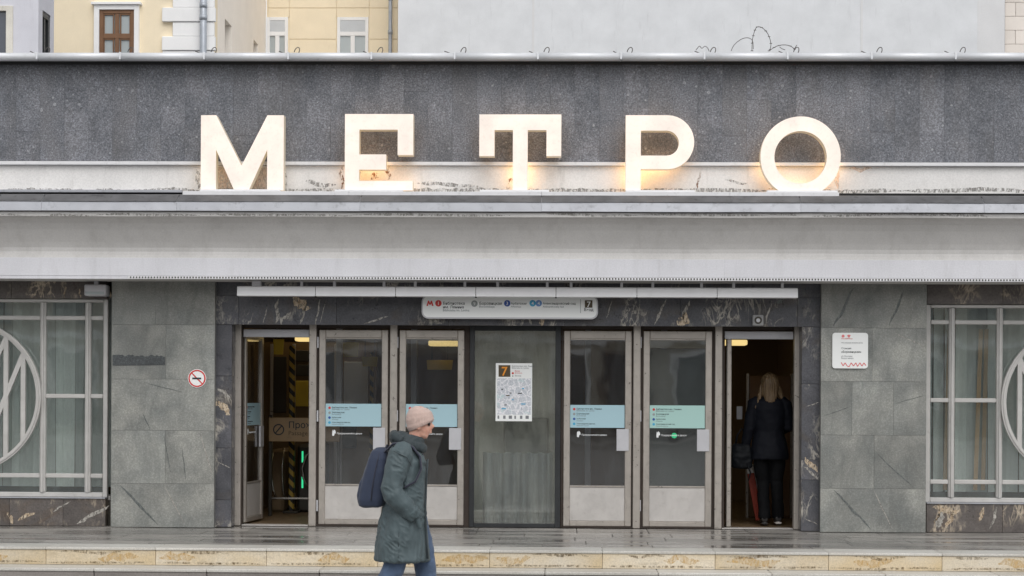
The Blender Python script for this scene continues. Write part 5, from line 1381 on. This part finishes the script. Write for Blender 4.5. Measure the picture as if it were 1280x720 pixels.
for s, ax, az, pit in ((-1, -.20, .13, -.45), (1, .13, .085, .12)):
    c = Vector((ax+.06, .10*s, az-.055)); d = Vector((math.cos(pit), 0, math.sin(pit)))
    sh = wp('shoe', fuse('shoe', [limb([c-d*.125, c-d*.08, c, c+d*.09, c+d*.14], [(.034, .038), (.048, .04), (.042, .042), (.030, .045), (.018, .034)], ref=(0, 0, 1)), limb([(ax-.01, .10*s, az+.05), (ax, .10*s, az-.04)], [.05, .05])], .006, 2), 'shoe')
    wp('sole', fuse('sole', [limb([c-d*.13+Vector((0, 0, -.042)), c+Vector((0, 0, -.042)), c+d*.142+Vector((0, 0, -.028))], [(.012, .04), (.012, .044), (.010, .034)], ref=(0, 0, 1))], .006, 1), 'sole')
# ---- backpack
bp = thing('backpack', 'navy blue backpack worn by the walker in the long coat', 'backpack', (wk.location.x-.26, YWk, GZ+.80))
def rr_rows(rows, n=32, e=.45):
    V, F = [], []
    for z, x, a, b in rows:
        for k in range(n):
            t = 2*math.pi*k/n; c, s = math.cos(t), math.sin(t)
            V.append(Vector((x+a*math.copysign(abs(c)**e, c), b*math.copysign(abs(s)**e, s), z)))
    m = len(rows)
    for i in range(m-1):
        for k in range(n): F.append((i*n+k, i*n+(k+1) % n, (i+1)*n+(k+1) % n, (i+1)*n+k))
    F.append(tuple(range(n))[::-1]); F.append(tuple((m-1)*n+k for k in range(n)))
    return V, F
def off(me, d): me.transform(Matrix.Translation(d)); return me
O = Vector((.26, 0, -.80))                     # walker space -> backpack space
bpm = fuse('pack', [rr_rows([(.80, -.312, .07, .10), (.815, -.312, .10, .135), (.86, -.310, .112, .15), (.95, -.300, .108, .152), (1.10, -.276, .096, .15), (1.20, -.258, .082, .142), (1.265, -.245, .064, .122), (1.29, -.238, .036, .08)])], .008, 3, folds(.006, (7, 7, 5), 4.0))
obj('pack_body', off(bpm, O), 'navy', bp, local=True)
fp = fuse('front', [rr_rows([(.84, -.395, .03, .105), (.90, -.398, .034, .115), (1.0, -.380, .032, .115), (1.06, -.362, .02, .10)])], .007, 2)
obj('front_pocket', off(fp, O), 'navy', bp, local=True)
zp = tube([(-.305, -.15, .86), (-.29, -.157, 1.0), (-.262, -.152, 1.15), (-.242, -.125, 1.25), (-.238, 0, 1.286)], .006, 6)
obj('zip', off(zp, O), 'navy_dark', bp, local=True)
for s in (-1, 1):
    st_ = fuse('strap', [limb([(-.20, .10*s, 1.255), (-.13, .125*s, 1.325), (-.05, .135*s, 1.335), (.03, .135*s, 1.30), (.095, .145*s, 1.22), (.105, .165*s, 1.12), (.06, .195*s, 1.02), (-.03, .205*s, .97)], [(.030, .010)]*8, ref=(0, 1, 0))], .006, 2)
    obj('strap', off(st_, O), 'navy_dark', bp, local=True)
hd = tube([(-.20, -.03, 1.275), (-.19, -.02, 1.31), (-.19, .02, 1.31), (-.20, .03, 1.275)], .009, 6)
obj('grab_handle', off(hd, O), 'navy_dark', bp, local=True)

# ---- the woman going in, seen from behind; local x to her right, y forward into the building
YV = .62
lz = .016
pw = thing('person', 'person with blonde hair in dark jacket and trousers entering the right doorway', 'person', (fx(961.5, YV, 560), YV, lz))
def pp(name, me, mat): return obj(name, me, mat, pw, local=True)
HZ = 1.665
head = [ball((0, .0, HZ-.11), .075, .095, .115), ball((0, .045, HZ-.17), .055, .055, .07),
        limb([(0, .09, HZ-.12), (0, .115, HZ-.155), (0, .09, HZ-.165)], [.011, .014, .011], ref=(1, 0, 0), n=8),
        limb([(-.02, .088, HZ-.19), (0, .1, HZ-.19), (.02, .088, HZ-.19)], [.009, .011, .009], ref=(0, 0, 1), n=8),
        ball((-.076, 0, HZ-.125), .012, .02, .032), ball((.076, 0, HZ-.125), .012, .02, .032),
        limb([(0, -.01, HZ-.18), (0, -.02, HZ-.26), (0, -.03, HZ-.34)], [.052, .054, .08])]
torso = [stack([(1.36, 0, -.02, .14, .07), (1.30, 0, -.02, .17, .09), (1.15, 0, 0, .155, .105), (1.02, 0, .0, .13, .095), (.90, 0, -.01, .165, .12), (.82, 0, -.01, .16, .12)], 26)]
arms, slv = [], []
for s, el, wr_ in ((-1, (-.225, -.02, 1.06), (-.265, .03, .87)), (1, (.215, .0, 1.07), (.13, .20, 1.02))):
    arms.append(limb([(.165*s, -.02, 1.33), el, wr_], [.048, .04, .028], ref=(0, 1, 0)))
    dd = (-.2, .15, -1) if s < 0 else (-.5, .85, .1)
    arms += hand(wr_, dd, (.9, .1, 0) if s < 0 else (-.6, -.3, 0), (0, 1, .2) if s < 0 else (0, 0, 1), .7)
    slv.append(limb([(.12*s, -.02, 1.375), (.175*s, -.02, 1.33), tuple(Vector((.185*s, -.02, 1.33))*.5+Vector(el)*.5), el, tuple(Vector(el)*.4+Vector(wr_)*.6), wr_], [(.06, .055), (.074, .07), (.066, .064), (.06, .06), (.052, .052), (.045, .045)], ref=(0, 1, 0)))
legs, trs = [], []
for s, ax, ay, az in ((-1, -.055, -.03, .09), (1, .105, .05, .10)):
    hp_, kn, an = (.085*s+.005, 0, .86), (.075*s+.012, .03, .48), (ax, ay, az)
    legs.append(limb([hp_, kn, an], [.085, .055, .038], ref=(0, 1, 0)))
    legs.append(limb([(ax, ay-.05, az-.04), (ax, ay+.06, az-.05), (ax, ay+.15, az-.065)], [.028, .032, .02], ref=(1, 0, 0)))
    trs.append(limb([(.07*s, 0, .93), (.09*s+.003, 0, .80), (.085*s+.006, .01, .64), kn, ((kn[0]+ax)/2, .01, .28), (ax, ay, .10), (ax, ay, .065)], [(.11, .095), (.110, .096), (.090, .086), (.072, .068), (.068, .064), (.07, .066), (.07, .066)], ref=(0, 1, 0)))
    c = Vector((ax, ay+.05, .045))
    pp('shoe', fuse('shoe', [limb([c+Vector((0, -.115, .012)), c+Vector((0, -.06, .015)), c+Vector((0, .04, .0)), c+Vector((0, .13, -.012))], [(.036, .034), (.042, .044), (.043, .036), (.03, .022)], ref=(1, 0, 0))], .006, 2), 'shoe')
    pp('sole', fuse('sole', [limb([c+Vector((0, -.12, -.03)), c+Vector((0, 0, -.032)), c+Vector((0, .135, -.032))], [(.036, .014), (.042, .012), (.03, .010)], ref=(1, 0, 0))], .005, 1), 'sole' if s > 0 else 'shoe')
pp('body', fuse('body', head+torso+arms+legs, .006, 3), 'skin')
pp('jacket', fuse('jacket', [stack([(1.41, 0, -.02, .07, .07), (1.385, 0, -.025, .12, .085), (1.35, 0, -.025, .175, .10), (1.27, 0, -.02, .19, .118), (1.15, 0, -.005, .176, .125), (1.03, 0, 0, .158, .118), (.93, 0, -.005, .180, .135), (.82, 0, -.01, .205, .15), (.73, 0, -.01, .212, .155), (.72, 0, -.01, .205, .15)], 36),
      limb([(-.06, -.03, 1.40), (0, -.075, 1.43), (.06, -.03, 1.40)], [(.035, .02)]*3, ref=(0, 0, 1))]+slv, .008, 3, folds(.011, (8, 8, 9), 1.0)), 'jacket')
pp('trousers', fuse('trousers', trs, .008, 3, folds(.009, (9, 9, 8), 6.0)), 'trousers')
def strand(c): return .010*noise.noise(Vector((c.x*70, c.y*50, c.z*4)))+.006*noise.noise(Vector((c.x*22, c.y*20, c.z*6)))
pp('hair', fuse('hair', [ball((0, -.012, HZ-.085), .092, .108, .095), stack([(HZ-.37, .0, -.105, .022, .012), (HZ-.30, .0, -.10, .055, .028), (HZ-.22, 0, -.07, .086, .05), (HZ-.12, 0, -.035, .096, .09), (HZ-.06, 0, -.02, .088, .095)], 26),
      limb([(-.075, -.02, HZ-.13), (-.10, -.03, HZ-.22), (-.135, -.07, HZ-.30), (-.165, -.09, HZ-.38)], [.036, .028, .02, .006]), limb([(.075, -.02, HZ-.13), (.10, -.03, HZ-.2), (.135, -.04, HZ-.27), (.165, -.04, HZ-.30)], [.04, .036, .024, .008])], .006, 2, strand), 'blonde')
hb = thing('handbag', 'black handbag hanging from the arm of the person in the right doorway', 'bag', (pw.location.x-.30, YV+.03, lz+.62))
bgm = fuse('bag', [rr_rows([(0, 0, .09, .06), (.02, 0, .115, .075), (.12, .0, .118, .08), (.24, 0, .10, .065), (.27, 0, .08, .04)], 28)], .008, 3, folds(.014, (11, 11, 12), 3.0))
obj('bag_body', bgm, 'bag', hb, local=True)
obj('bag_strap', tube([(-.07, 0, .25), (-.05, 0, .36), (.0, 0, .44), (.04, 0, .37), (.07, 0, .25)], .011, 8), 'bag', hb, local=True)
obj('tassel', tube([(.05, -.07, .05), (.09, -.08, -.05), (.07, -.07, -.14)], [.012, .01, .006], 6), 'bag', hb, local=True)
